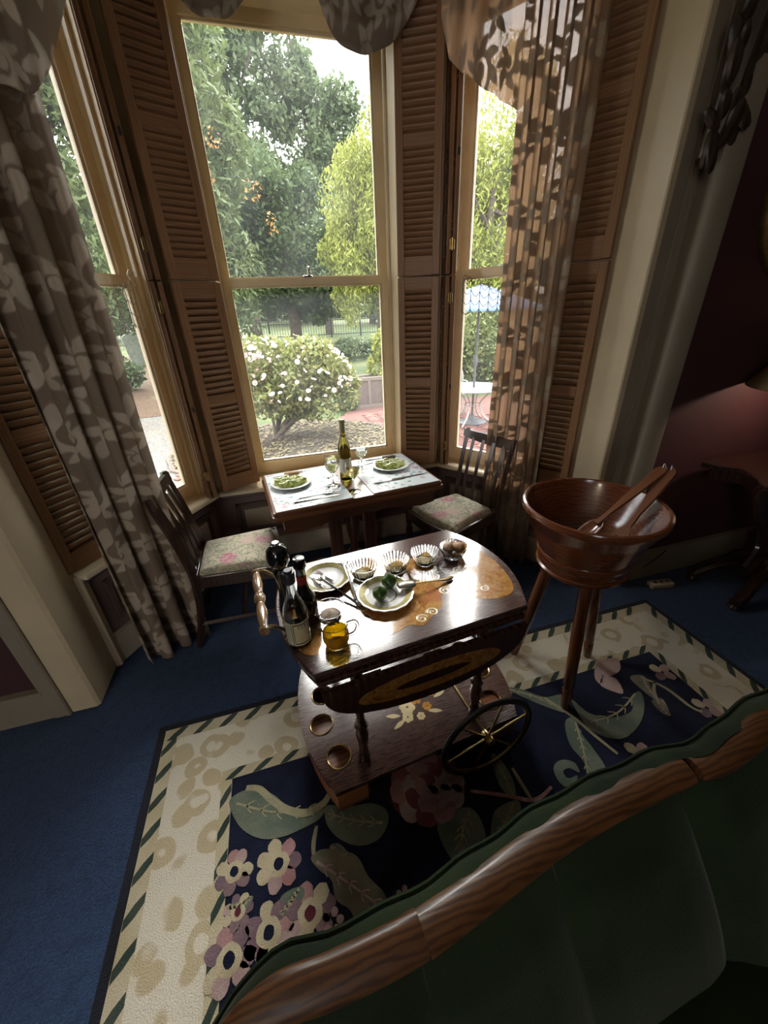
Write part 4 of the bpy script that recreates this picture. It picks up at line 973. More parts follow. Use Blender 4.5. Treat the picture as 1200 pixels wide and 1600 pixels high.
# cutlery
def fork(label, world, z, rz, L=.19):
    t = thing('fork', label, 'fork', (*world, z), rz, 'silver cutlery on the placemats')
    P = [(-L / 2, 0, .002), (-L * .3, 0, .003), (0, 0, .0025), (L * .2, 0, .004), (L * .26, 0, .004)]
    MB().tube(P, [.008, .0065, .0035, .004, .009], 8, flat=.3).build('handle', 'steel', t)
    for k in range(4):
        y = (-1.5 + k) * .0062; MB().tube([(L * .25, y * .8, .004), (L * .33, y, .003), (L * .42, y, .003), (L * .5, y, .005)], [.0032, .0022, .002, .0012], 6, flat=.7).build('tine', 'steel', t)
def knife(label, world, z, rz, L=.22):
    t = thing('knife', label, 'knife', (*world, z), rz, 'silver cutlery on the placemats')
    MB().tube([(-L / 2, 0, .004), (-L * .4, 0, .0045), (-L * .2, 0, .004), (0, 0, .0035)], [.009, .0085, .0065, .005], 8, flat=.4).build('handle', 'steel', t)
    MB().prism([(0, -.004), (.0, .006), (L * .2, .009), (L * .42, .008), (L * .5, -.002), (L * .3, -.006)], .0012, .0030, bev=.0006).build('blade', 'steel', t)
def spoon(label, world, z, rz, L=.19):
    t = thing('spoon', label, 'spoon', (*world, z), rz, 'silver cutlery on the placemats')
    MB().tube([(-L / 2, 0, .003), (-L * .3, 0, .004), (0, 0, .003), (L * .22, 0, .005)], [.008, .006, .0035, .005], 8, flat=.35).build('handle', 'steel', t)
    MB().grid(lambda s, q: (L * .36 + L * .14 * math.cos(PI * (1 - s)), .019 * math.sin(PI * s) ** .6 * (2 * q - 1), .008 - .009 * math.sin(PI * s) * (1 - (2 * q - 1) ** 2)), 10, 8).build('bowl', 'steel', t).modifiers.new('thick', 'SOLIDIFY').thickness = .0015
fork('silver fork above the left plate', tw(-.33, .225), MZ, R(8)); spoon('silver spoon below the left plate', tw(-.235, -.165), MZ, R(6)); knife('silver knife nearest the front of the left placemat', tw(-.24, -.215), MZ, R(3), .25)
fork('silver fork below the right plate', tw(.20, -.165), MZ, R(186)); knife('silver knife below the right plate', tw(.33, -.155), MZ, R(5)); spoon('silver spoon above the right plate', tw(.14, .16), MZ, R(200)); knife('silver knife above the right plate by the sill', tw(.30, .235), MZ, R(4))
# wine bottle
MT['foil'] = plain('olive_foil', (.30, .28, .15), .35, .3, var=.08)
MT['label_c'] = plain('cream_label', (.62, .58, .46), .7, var=.06)
MT['wine'] = glass('white_wine', (.95, .88, .45), 1.33)
MT['water'] = glass('water', (.98, .99, .99), 1.33)
bt = thing('wine_bottle', 'olive green wine bottle with cream foil between the two placemats', 'bottle', (*tw(-.012, .005), TZ))
bp = [(0, .0), (.034, 0), (.0375, .004), (.0375, .185), (.035, .205), (.026, .235), (.0165, .262), (.0148, .275), (.0148, .352)]
MB().lathe(bp + [(.0148, .352)], 32).build('body', 'winebottle', bt)
MB().lathe([(.0155, .285), (.0158, .345), (.0168, .347), (.0168, .356), (.0145, .358), (0, .358)], 24).build('foil', 'foil', bt)
MB().grid(lambda s, q: (.0382 * math.cos(R(195 + 150 * s)), .0382 * math.sin(R(195 + 150 * s)), .05 + .085 * q), 16, 2).build('label', 'label_c', bt)
def goblet(label, world, z, liq, s=1.0, fill=.55):
    t = thing('wine_glass', label, 'glass', (*world, z), 0, 'four stemmed glasses')
    o = [(0, 0), (.035, 0), (.036, .0015), (.030, .003), (.010, .006), (.0045, .014), (.0038, .04), (.0045, .068), (.010, .078), (.022, .088), (.033, .105), (.038, .125), (.0385, .145), (.0355, .172)]
    i = [(.0345, .172), (.0373, .145), (.0368, .125), (.0318, .1055), (.021, .0895), (.009, .081), (0, .0795)]
    MB().lathe([(r_ * s, h * s) for r_, h in o + i], 32).build('glass', 'glass', t)
    zt = .084 + .088 * fill
    lq = [(0, .0798), (.009, .0813), (.021, .0898), (.0318, .1058), (.0366, .125)]; lq = [p for p in lq if p[1] < zt] + [(.0368, zt), (0, zt)]
    MB().lathe([(r_ * s * 1.012, h * s) for r_, h in lq], 28).build('drink', liq, t)
goblet('stemmed water glass standing left of the wine bottle', tw(-.115, -.085), MZ, 'water', 1.05, .62)
goblet('glass of white wine in front of the wine bottle', tw(-.03, -.205), TZ, 'wine', 1.05, .55)
goblet('stemmed water glass standing right of the wine bottle', tw(.115, .085), MZ, 'water', 1.05, .50)
goblet('glass of white wine half hidden behind the left water glass', tw(-.085, .05), MZ, 'wine', 1.0, .5)

# ============================================================ THINGS ON THE TROLLEY
def kp(a_, b_, dz=0): return (*kw(a_, b_), KZ + .001 + dz)
# pepper mill
t = thing('pepper_mill', 'glossy black pepper mill with silver knob on the trolley', 'pepper mill', kp(-.385, .085))
MB().lathe([(0, 0), (.028, 0), (.029, .006), (.026, .02), (.020, .06), (.019, .10), (.024, .135), (.026, .15), (.018, .16)], 24).build('body', 'black', t)
MB().lathe([(.016, .158), (.022, .166), (.034, .188), (.037, .21), (.033, .232), (.02, .247), (.012, .25), (0, .25)], 28).build('head', 'black', t)
MB().lathe([(.012, .248), (.012, .256), (.011, .259), (0, .259)], 18).build('knob', 'chromecap', t)
# sauce bottles
a = M_('sauce_label'); u_ = a.co('UV'); x, y, _ = a.sep(u_)
lines = ((y * 17.0).f('FRACT').step(.5, .55)) * (a.noise(a.co('UV', (60, 17, 1)), 1.0, 1).step(.45, .5)) * x.step(.10, .12) * ((x * -1 + .92).step(0, .02)) 
bx_ = (x.step(.04, .05) * (x * -1 + .96).step(0, .01)) * (y.step(.04, .06) * (y * -1 + .96).step(0, .02)); inn = (x.step(.09, .10) * (x * -1 + .91).step(0, .01)) * (y.step(.10, .12) * (y * -1 + .90).step(0, .02))
c = a.mix(bx_ - inn, (.55, .46, .27), (.05, .045, .04)); c = a.mix(lines * inn * .8, c, (.08, .05, .03)); a.col(c).set(Roughness=.6); MT['label_p'] = a.m
MT['label_g'] = plain('pale_green_label', (.36, .36, .26), .6, var=.12, scale=60)
MT['label_r'] = plain('red_label', (.35, .03, .025), .5, var=.2)
MT['sauce'] = plain('dark_sauce', (.010, .006, .004), .1, Coat_Weight=.6)
MT['sauceglass'] = thin('sauce_bottle_glass', (.80, .82, .82), 1.5)
def arc(m, r_, a0, a1, z0, z1, n=14):
    return m.grid(lambda s, q: (r_ * math.cos(R(a0 + (a1 - a0) * s)), r_ * math.sin(R(a0 + (a1 - a0) * s)), z0 + (z1 - z0) * q), n, 2, uvfn=lambda s, q: (s, q))
t = thing('sauce_bottle', 'clear glass sauce bottle with black cap and cream label at the trolley end', 'bottle', kp(-.372, -.088), KA)
go = [(0, .002), (.034, .0), (.036, .006), (.036, .118), (.034, .132), (.024, .158), (.016, .182), (.013, .215), (.013, .235)]
MB().lathe(go + [(.0115, .235), (.0118, .21), (.0145, .182), (.0225, .157), (.0325, .131), (.0345, .118), (.0345, .008), (0, .005)], 32).build('glass_body', 'sauceglass', t)
MB().lathe([(0, .006), (.0338, .009), (.0338, .060), (0, .060)], 28).build('sauce', 'sauce', t)
arc(MB(), .0366, 238, 322, .015, .10).build('front_label', 'label_p', t); arc(MB(), .0366, 170, 234, .015, .10).build('side_label', 'label_g', t)
fc_ = bpy.data.curves.new('label_text', 'FONT'); fc_.body = 'LEA'; fc_.size = .017; fc_.align_x = 'CENTER'; fo_ = bpy.data.objects.new('tmp_text', fc_); tm = bpy.data.meshes.new_from_object(fo_)
for q in tm.vertices:
    th = R(286) + q.co.x / .0369; q.co = (.0369 * math.cos(th), .0369 * math.sin(th), .078 + q.co.y)
bpy.data.objects.remove(fo_); tm.materials.clear(); put('lettering', tm, 'blackm', t)
MB().lathe([(.0165, .222), (.0175, .226), (.0175, .252), (.016, .256), (.012, .257), (.012, .262), (.0105, .264), (0, .264)], 22).build('cap', 'blackm', t)
t = thing('sauce_bottle', 'dark soy bottle with red label behind the clear sauce bottle', 'bottle', kp(-.332, -.012), KA)
MB().lathe([(0, 0), (.034, 0), (.0365, .006), (.0365, .075), (.032, .105), (.020, .13), (.0155, .16), (.0145, .215)], 30).build('body', 'sauce', t)
arc(MB(), .0163, 150, 330, .150, .185).build('neck_label', 'label_r', t); arc(MB(), .0150, 150, 330, .186, .213).build('neck_band', 'chromecap', t)
MB().lathe([(.018, .212), (.0195, .216), (.0195, .240), (.017, .244), (0, .245)], 24).build('cap', 'black', t); MB().lathe([(.0165, .2445), (.015, .2455), (0, .2455)], 22).build('cap_disc', 'chromecap', t)
# plates
MT['platerim'] = plain('gold_green_rim', (.34, .29, .11), .3, .2, var=.3, scale=70)
def dessert(label, a_, b_, r_, grp):
    t = thing('china_plate', label, 'plate', kp(a_, b_), KA, grp)
    n = 96; prof = plate_prof(r_); m = MB(); vs = []; fs = []
    for (q, h) in prof:
        for k in range(n):
            th = 2 * PI * k / n; w_ = 1 + (.014 * math.cos(16 * th) * max(0, (q / r_ - .7) / .3)); vs.append((q * w_ * math.cos(th), q * w_ * math.sin(th), h * 1.15))
    for j in range(len(prof) - 1):
        for k in range(n): k2 = (k + 1) % n; fs.append((j * n + k, j * n + k2, (j + 1) * n + k2, (j + 1) * n + k))
    m.add(vs, fs).build('dish', 'china', t)
    rim = [(r_ * .72, .0143), (r_ * .80, .0172), (r_ * .93, .0228), (r_ * .935, .0234), (r_ * .72, .0150)]
    MB().lathe(rim, 44, caps=False).build('rim_band', 'platerim', t)
    MB().lathe([(r_ * .36, .0088), (r_ * .38, .0092), (r_ * .40, .0092), (r_ * .42, .0088)], 40, caps=False).build('inner_ring', 'inlay_grey', t)
    return t
GP = 'two gold-rimmed china plates on the trolley'
dessert('gold-rimmed china plate holding anchovies and tongs', -.228, .172, .092, GP); dessert('scalloped gold-rimmed china plate holding two limes', -.060, -.004, .098, GP)
MT['fish'] = plain('silver_fish', (.42, .40, .36), .25, .5, var=.25, scale=80); MT['fishtail'] = plain('red_fish_tail', (.25, .05, .025), .4)
for k, (x, y, an, lab) in enumerate(((-.262, .150, R(110), 'small silver anchovy on the plate, left one'), (-.225, .178, R(118), 'small silver anchovy with red tail on the plate, middle one'))):
    t = thing('anchovy', lab, 'fish', kp(x, y, .012), an, 'anchovies on the trolley plate')
    MB().tube([(-.045, 0, .004), (-.03, .001, .005), (0, .003, .006), (.03, .001, .005), (.042, 0, .004)], [.002, .006, .0075, .005, .002], 8, flat=.75).build('body', 'fish', t)
    MB().prism([(.04, -.002), (.056, -.008), (.052, 0), (.056, .008), (.04, .002)], .002, .005).build('tail', 'fishtail' if k else 'fish', t)
# tongs
t = thing('serving_tongs', 'silver claw tongs leaning on the anchovy plate', 'tongs', kp(-.160, -.012), 0)
def tl(a_, b_, z): q = kw(a_, b_); o_ = kw(-.160, -.012); return (q[0] - o_[0], q[1] - o_[1], z)
for (a_, b_, sg) in ((-.245, .140, 1), (-.150, .195, -1)):
    P = [tl(-.160, -.012, .008), tl(-.160 + (a_ + .16) * .5, -.012 + (b_ + .012) * .5, .020), tl(a_, b_, .030)]
    arm = MB().tube(catmull(P, 6), .0042, 6, flat=1.5).build('arm', 'steel', t)
    d = (Vector(P[2]) - Vector(P[1])).normalized(); n = Vector((-d.y, d.x, 0))
    for k in range(5):
        s = (-2 + k) * .006; q = Vector(P[2]); MB().tube([tuple(q + n * s * .6), tuple(q + d * .016 + n * s * 1.5 + Vector((0, 0, .004))), tuple(q + d * .027 + n * s * 1.7 - Vector((0, 0, .004)))], [.0035, .0025, .001], 6).build('claw', 'steel', arm)
MB().tube(catmull([tl(-.168, -.002, .008), tl(-.160, -.020, .008), tl(-.150, -.006, .008)], 6), .0045, 6).build('spring_end', 'steel', t)
# limes
a = M_('lime_skin'); v = a.co('Object'); n1 = a.noise(v, 24, 3); n2 = a.vor(v, 330); a.col(a.mix(n1.step(.35, .65), (.028, .065, .010), (.060, .115, .018))).set(Roughness=.28); a.bump(n2, .25, .001); MT['lime'] = a.m
MT['limetip'] = plain('lime_stem_end', (.06, .05, .02), .7)
for (x, y, s, lab) in ((-.085, -.020, 1.0, 'dark green lime on the scalloped plate, nearer one'), (-.032, .030, 1.04, 'dark green lime on the scalloped plate, farther one')):
    t = thing('lime', lab, 'lime', kp(x, y, .010), .4, 'two limes on the plate')
    r_ = .026 * s; MB().lathe([(0, .0), (.008, .0015), (.018 * s, .008), (.0245 * s, .018), (r_, .027 * s), (.0245 * s, .037 * s), (.017 * s, .045 * s), (.008, .0500 * s), (.0035, .053 * s), (0, .0535 * s)], 26).build('fruit', 'lime', t)
    MB().lathe([(.004, .0515 * s), (.0045, .0535 * s), (.003, .055 * s), (0, .0552 * s)], 8).build('stem_end', 'limetip', t)
# serving spoon
MT['pewter'] = plain('pewter', (.40, .38, .33), .32, 1.0, var=.15)
t = thing('serving_spoon', 'pewter spoon with long dark handle lying across the lime plate', 'spoon', kp(.020, -.006, .024), math.atan2(*reversed([kw(.193, -.03)[0] - kw(.02, -.006)[0], kw(.193, -.03)[1] - kw(.02, -.006)[1]])))
MB().grid(lambda s, q: (.0 + .034 * math.cos(PI * (1 - s)), .024 * math.sin(PI * s) ** .6 * (2 * q - 1), .006 + .010 * math.sin(PI * s) * (1 - (2 * q - 1) ** 2)), 12, 10).build('bowl', 'pewter', t).modifiers.new('thick', 'SOLIDIFY').thickness = .003
MB().tube([(.03, 0, .006), (.07, .002, .004), (.12, .008, -.006), (.15, .014, -.014), (.172, .020, -.016), (.186, .026, -.018)], [.004, .0032, .004, .008, .009, .003], 8, flat=.55).build('handle', 'brass_d', t)
# glass bowls
MT['crumb_y'] = plain('grated_yellow', (.44, .28, .085), .8, var=.45, scale=150); MT['crumb_w'] = plain('grated_pale', (.50, .43, .26), .8, var=.35, scale=150); MT['paste'] = plain('grey_paste', (.34, .26, .19), .6, var=.35, scale=60)
def gbowl(label, a_, b_, z0=0, r_=.056, h=.055, ribs=24, depth=.04, cat='bowl', grp='glass bowls of dressing ingredients', nm='glass_bowl'):
    t = thing(nm, label, cat, kp(a_, b_, z0), KA, grp); n = 72
    prof = [(0, 0, 0), (r_ * .56, 0, 0), (r_ * .62, .003, 0), (r_ * .72, h * .25, 1), (r_ * .84, h * .55, 1), (r_ * .93, h * .82, 1), (r_ * .98, h * .96, .3), (r_, h, 0), (r_ * .965, h, 0), (r_ * .89, h * .8, 0), (r_ * .79, h * .5, 0), (r_ * .66, h * .22, 0), (r_ * .5, .006, 0), (0, .005, 0)]
    vs = []; fs = []
    for (q, z, w_) in prof:
        for k in range(n): th = 2 * PI * k / n; rr_ = q * (1 + w_ * depth * math.cos(ribs * th)); vs.append((rr_ * math.cos(th), rr_ * math.sin(th), z))
    for j in range(len(prof) - 1):
        for k in range(n): k2 = (k + 1) % n; fs.append((j * n + k, j * n + k2, (j + 1) * n + k2, (j + 1) * n + k))
    m = MB().add(vs, fs).build('glass', 'glass', t); return t
def mound(t, r_, z0, hgt, mt, seed, nm='contents', off=(0, 0), bits=70):
    rl = random.Random(seed); m = MB()
    m.lathe([(0, z0 - hgt * .6), (r_ * .8, z0 - hgt * .4), (r_, z0), (r_ * .7, z0 + hgt * .45), (r_ * .35, z0 + hgt * .8), (0, z0 + hgt)], 18, (off[0], off[1], 0))
    for k in range(bits):
        q = r_ * math.sqrt(rl.random()) * .95; th = rl.uniform(0, 6.28); z = z0 + hgt * (1 - q / r_) * .95
        m.ell((off[0] + q * math.cos(th), off[1] + q * math.sin(th), z), (rl.uniform(.003, .007), .002, .002), 5, 3, Matrix.Rotation(rl.uniform(0, 3), 3, 'Z'))
    o = m.build(nm, mt, t); o['kind'] = 'stuff'; return o
t = gbowl('cut-glass bowl of chopped garlic, leftmost of the back row', -.092, .140); mound(t, .036, .014, .014, 'crumb_w', 1); mound(t, .018, .024, .006, 'crumb_y', 11, 'zest', (.01, .01), 26)
t = gbowl('cut-glass bowl of golden crumbs, second of the back row', .033, .128); mound(t, .034, .012, .012, 'crumb_w', 2, bits=30); mound(t, .024, .022, .010, 'crumb_y', 12, 'crumbs', (.008, .004), 60)
t = gbowl('cut-glass bowl of grated cheese, third of the back row', .157, .128); mound(t, .037, .015, .010, 'crumb_w', 3); mound(t, .018, .024, .006, 'crumb_y', 13, 'zest', (.012, .014), 26)
gbowl('ribbed glass bowl holding two brown eggs, rightmost of the back row', .281, .122, r_=.056, h=.052, ribs=36, depth=.06)
a = M_('eggshell'); v = a.co('Object'); a.col(a.mix(a.noise(v, 160, 2).step(.5, .7) * .4, (.46, .33, .23), (.34, .22, .14))).set(Roughness=.5, Subsurface_Weight=.1); MT['egg'] = a.m
a = M_('eggshell_brown'); v = a.co('Object'); a.col(a.mix(a.noise(v, 160, 2).step(.5, .7) * .4, (.42, .25, .13), (.28, .15, .07))).set(Roughness=.5, Subsurface_Weight=.1); MT['egg2'] = a.m
for (x, y, mt, tilt, lab) in ((.262, .130, 'egg', (R(14), R(-8)), 'pale brown egg standing in the ribbed glass bowl'), (.303, .122, 'egg2', (R(70), R(20)), 'darker brown egg lying in the ribbed glass bowl')):
    o = MB().lathe([(.0221 * math.sin(PI * k / 14) * (1 - .13 * math.cos(PI * (1 - k / 14)) * -1 * 1), .029 * -math.cos(PI * k / 14)) for k in range(15)], 22).build('egg', mt, None, kp(x, y, .036), (tilt[0], tilt[1], .3)); tag(o, lab, 'egg', 'two eggs in the glass bowl')
t = gbowl('shallow clear dish of grey mustard paste by the oil jug', -.262, -.022, r_=.052, h=.036, ribs=4, depth=0.0, nm='glass_dish'); mound(t, .030, .012, .012, 'paste', 5, 'paste')
# oil jug
t = thing('oil_jug', 'small cut-glass jug of golden oil at the front of the trolley', 'jug', kp(-.272, -.145), KA)
n = 64; vs = []; fs = []
jp = [(0, 0, 0), (.026, 0, 0), (.031, .004, 1), (.037, .02, 1), (.039, .04, 1), (.037, .055, .3), (.036, .062, 0), (.040, .082, 0), (.0385, .0825, 0), (.0345, .062, 0), (.0355, .054, 0), (.0365, .04, 0), (.0345, .02, 0), (.028, .006, 0), (0, .005, 0)]
for (q, z, w_) in jp:
    for k in range(n):
        th = 2 * PI * k / n; r_ = q * (1 + w_ * .035 * math.cos(16 * th)); 
        if z > .06: r_ *= 1 + .28 * max(0, math.cos(th - PI)) ** 10 * (z - .06) / .022
        vs.append((r_ * math.cos(th), r_ * math.sin(th), z))
for j in range(len(jp) - 1):
    for k in range(n): k2 = (k + 1) % n; fs.append((j * n + k, j * n + k2, (j + 1) * n + k2, (j + 1) * n + k))
MB().add(vs, fs).build('glass', 'glass', t)
MB().tube(catmull([(.037, 0, .068), (.058, 0, .07), (.068, 0, .05), (.058, 0, .026), (.036, 0, .02)], 6), .0045, 8, flat=1.3).build('handle', 'glass', t)
a = M_('olive_oil'); tl2 = a.n('ShaderNodeBsdfTranslucent'); tl2.inputs[0].default_value = (.95, .68, .02, 1); gl2 = a.n('ShaderNodeBsdfTransparent'); gl2.inputs[0].default_value = (.93, .70, .05, 1); mx2 = a.n('ShaderNodeMixShader'); mx2.inputs[0].default_value = .55
a.nt.links.new(tl2.outputs[0], mx2.inputs[1]); a.nt.links.new(gl2.outputs[0], mx2.inputs[2]); a.nt.links.new(mx2.outputs[0], a.out.inputs[0]); MT['oil'] = a.m
MB().lathe([(0, .0052), (.0285, .0062), (.0352, .02), (.0372, .04), (.0361, .054), (0, .054)], 40).build('oil', 'oil', t)

# ============================================================ SOFA (back towards the window)
a = M_('green_velvet'); v = a.co('Object'); n1 = a.noise(v, 5, 3); n2 = a.noise(v, 150, 2)
a.col(a.mix(n1.step(.3, .7), (.007, .015, .005), (.015, .028, .009))).set(Roughness=.85, Sheen_Weight=.25, Sheen_Roughness=.4, Specular_IOR_Level=.2); a.bump(n2, .25, .003); MT['velvet'] = a.m
sf = thing('settee', 'green velvet settee with oak crest rail seen from above its seat', 'sofa', (.2, .05, 0))
SO = Vector((.2, .05, 0))
RAIL = [(-.30, -.16, .60), (-.285, -.02, .66), (-.25, .10, .74), (-.19, .165, .80), (-0.122, 0.189, 0.82), (-0.047, 0.188, 0.82), (0.062, 0.192, 0.82), (0.181, 0.21, 0.82), (0.323, 0.235, 0.82), (0.464, 0.248, 0.82), (0.599, 0.253, 0.82), (0.629, 0.253, .822)]
RAIL2 = [(0.634, 0.243, 0.836), (0.681, 0.239, 0.84), (0.762, 0.251, 0.84), (0.857, 0.269, 0.84), (1.10, .286, .82), (1.35, .276, .80)]
def loc(P): return [tuple(Vector(p) - SO) for p in P]
C1 = catmull(RAIL, 6)
def railpiece(P, nm, w0=.031, w1=.031):
    n = len(P); return MB().tube(loc(P), [w0 + (w1 - w0) * k / (n - 1) for k in range(n)], 14, flat=.62, up=(0, 0, 1)).build(nm, 'sofawood', sf)
ks = min(range(len(C1)), key=lambda k: abs(C1[k][0] - .072))
railpiece(C1[:ks + 1], 'crest_rail', .024, .0285); railpiece(C1[ks:], 'crest_rail', .0285, .026)
C2 = catmull(RAIL2, 6); railpiece(C2, 'shoulder_rail', .020, .032)
ALL = C1[:-4] + C2[3:]
def onrail(x):
    for k in range(len(ALL) - 1):
        if ALL[k][0] <= x <= ALL[k + 1][0]:
            f = (x - ALL[k][0]) / max(1e-6, ALL[k + 1][0] - ALL[k][0]); return [ALL[k][q] + f * (ALL[k + 1][q] - ALL[k][q]) for q in range(3)]
    return list(ALL[-1])
SEAMS = [-.13, .07, .31, .60, .88]
XA, XB = -.24, 1.34
def inner(s, t):
    x0 = XA + (XB - XA) * s; p = onrail(x0); x = x0 + .13 * t * max(0, (x0 + .25)) / .9; dd = min(abs(x0 - q) for q in SEAMS); puff = .020 * min(1, dd / .06) ** .5 * min(1, t * 6)
    y = p[1] - .012 - .175 * t - .03 * math.sin(PI * t); z = p[2] - .008 - .50 * t ** .95
    return tuple(Vector((x, y - puff * .8, z + puff * .4)) - SO)
MB().grid(inner, 220, 24).build('inside_back', 'velvet', sf)
for q in SEAMS:
    P = [inner((q - XA) / (XB - XA), .02 + k / 10 * .95) for k in range(10)]; MB().tube(P, .0025, 5).build('seam_welt', 'velvet', sf)
def outer(s, t):
    x = XA + .01 + (XB - XA - .01) * s; p = onrail(x); K = [(0, .012, .014), (.06, .034, .006), (.14, .049, -.012), (.3, .056, -.09), (.6, .05, -.30), (1, .04, -.66)]
    for k in range(5):
        if K[k][0] <= t <= K[k + 1][0]: f = (t - K[k][0]) / (K[k + 1][0] - K[k][0]); dy = K[k][1] + f * (K[k + 1][1] - K[k][1]); dz = K[k][2] + f * (K[k + 1][2] - K[k][2]); break
    return tuple(Vector((x, p[1] + dy + .0025 * math.sin(45 * x) * (t < .3), max(.12, p[2] + dz))) - SO)
MB().grid(outer, 120, 30).build('outside_back', 'velvet', sf)
P = [outer(k / 60, .12) for k in range(61)]; MB().tube([(p[0], p[1] + .003, p[2] + .002) for p in P], .004, 6).build('welt', 'velvet', sf)
MB().grid(lambda s, t: tuple(Vector((-.24 + 1.5 * s, .13 - .67 * t, .40 + .03 * math.sin(PI * t) ** .5)) - SO), 30, 10).grid(lambda s, t: tuple(Vector((-.24 + 1.5 * s, -.54, .40 - .22 * t)) - SO), 30, 2).build('seat', 'velvet', sf)
MB().box(-.24 - SO.x, 1.26 - SO.x, -.54 - SO.y, .19 - SO.y, .14, .20).build('seat_frame', 'sofawood', sf, smooth=False)
for xa in (-.27, 1.32):      # padded arms with wooden grips
    def arm_(u_, t_, xa=xa): 
        th = 2 * PI * u_; return tuple(Vector((xa + .045 * math.cos(th), .14 - .66 * t_, .42 + (.20 if math.sin(th) > 0 else .24) * math.sin(th) - .03 * t_)) - SO)
    MB().grid(arm_, 20, 10).build('arm_pad', 'velvet', sf)
    MB().tube(loc(catmull([(xa, .15, .66), (xa, -.10, .655), (xa, -.40, .645), (xa, -.54, .60), (xa, -.56, .45), (xa, -.53, .20)], 5)), .022, 10).build('arm_rail', 'sofawood', sf)
for x in (-.18, 1.15):
    for y in (.16, -.50): MB().lathe([(.018, 0), (.022, .02), (.016, .05), (.028, .12), (.028, .16)], 12, (x - SO.x, y - SO.y, 0.0)).build('leg', 'sofawood', sf)

# ============================================================ RIGHT SIDE OF THE ROOM
ct = thing('console_table', 'dark serpentine console table against the maroon wall', 'table', (2.75, 1.22, 0))
top = catmull([(-.50, .255), (-.44, .10), (-.50, -.02), (-.57, -.10), (-.45, -.14), (-.20, -.16), (.2, -.2), (.55, -.14), (.6, .05), (.6, .255), (0, .26)], 7, True)
MB().prism(top, .775, .80, bev=.006).build('top', 'consolewood', ct)
MB().prism([(x * .88, y * .82 + .03) for x, y in top], .70, .775).build('apron', 'consolewood', ct)
for s in (-1, 1):
    P = catmull([(s * .30, .03, .70), (s * .26, .03, .55), (s * .14, .03, .40), (s * .12, .03, .28), (s * .22, .0, .17)], 6)
    MB().tube(P, [.05 - .02 * k / (len(P) - 1) for k in range(len(P))], 8, flat=.6, up=(0, 1, 0)).build('scroll_support', 'consolewood', ct)
MB().lathe([(.0, .10), (.16, .10), (.17, .13), (.10, .16), (.07, .20), (.09, .26), (.05, .30), (0, .31)], 20, (0, .02, 0)).build('pedestal', 'consolewood', ct)
for (x, y) in ((-.37, -.11), (.37, -.11), (-.33, .18), (.33, .18)):
    P = catmull([(x * .3, y * .4, .13), (x * .6, y * .7, .12), (x * .9, y * .95, .06), (x, y, .035)], 5); MB().tube(P, [.045, .042, .04, .036] + [.034] * (len(P) - 4), 10, flat=.8).build('scroll_foot', 'consolewood', ct)
    MB().lathe([(.03, 0), (.038, .012), (.03, .03), (.036, .045), (0, .06)], 12, (x, y, 0)).build('bun_foot', 'consolewood', ct)
# table lamp
lp = thing('table_lamp', 'brass table lamp with tan cone shade at the right edge', 'lamp', (2.56, 1.25, .80))
MB().lathe([(0, 0), (.075, 0), (.08, .012), (.05, .025), (.02, .04), (.035, .09), (.05, .15), (.03, .22), (.015, .25), (.012, .45), (0, .46)], 24).build('base', 'brass_d', lp)
a = M_('lamp_shade'); nt = a.nt; a.set(Base_Color=(.34, .24, .12, 1), Roughness=.8); tl_ = a.n('ShaderNodeBsdfTranslucent'); tl_.inputs[0].default_value = (.30, .20, .09, 1); mx = a.n('ShaderNodeMixShader'); mx.inputs[0].default_value = .10
nt.links.new(a.b.outputs[0], mx.inputs[1]); nt.links.new(tl_.outputs[0], mx.inputs[2]); nt.links.new(mx.outputs[0], a.out.inputs[0]); MT['shade'] = a.m
MB().lathe([(.30, .40), (.11, .66)], 36, caps=False).build('shade', 'shade', lp).modifiers.new('thick', 'SOLIDIFY').thickness = .003
pl = bpy.data.lights.new('lamp_bulb', 'POINT'); pl.energy = .95; pl.color = (1.0, .80, .62); pl.shadow_soft_size = .03; po = bpy.data.objects.new('lamp_bulb', pl); COL.objects.link(po); po.location = (0, 0, .50); po.parent = lp
# oval gilt frame
fr = thing('picture_frame', 'oval gilt picture frame on the maroon wall above the lamp', 'frame', (2.58, 1.53, 1.98))
ov = [(.42 * math.cos(2 * PI * k / 48), -.012, .34 * math.sin(2 * PI * k / 48)) for k in range(48)]
MB().tube(ov, .032, 10, closed=True, flat=.7).build('frame_moulding', 'gilt', fr)
MB().prism([(p[0], p[2]) for p in ov], -.002, .002, mat=Matrix.Translation((0, -.008, 0)) @ rx).build('picture', 'panelmold', fr)
# carved bracket
MT['carved'] = wood('carved_dark_wood', (.030, .020, .013), (.075, .050, .030), .38, (1, 1, .3), 12, 4)
cb = thing('carved_bracket', 'dark carved wooden bracket of leaves high on the right pilaster', 'bracket', (1.76, 1.535, 2.08))
MB().tube(catmull([(-.02, -.02, .0), (.0, -.03, .15), (.02, -.03, .35), (.05, -.03, .6), (.08, -.03, .82)], 6), [.030 + .0022 * k for k in range(25)], 10, flat=.8).build('body', 'carved', cb)
rl = random.Random(12)
for k in range(60):
    z = .0 + .80 * rl.random(); x = rl.uniform(-.060, .045 + .15 * z / .8); an = rl.uniform(-.9, .5)
    MB().ell((x, -.04 - .02 * rl.random(), z), (.021 + .014 * rl.random(), .016, .045 + .03 * rl.random()), 8, 6, Matrix.Rotation(an, 3, 'Y') @ Matrix.Rotation(rl.uniform(-.4, .4), 3, 'X')).build('acanthus_leaf', 'carved', cb)
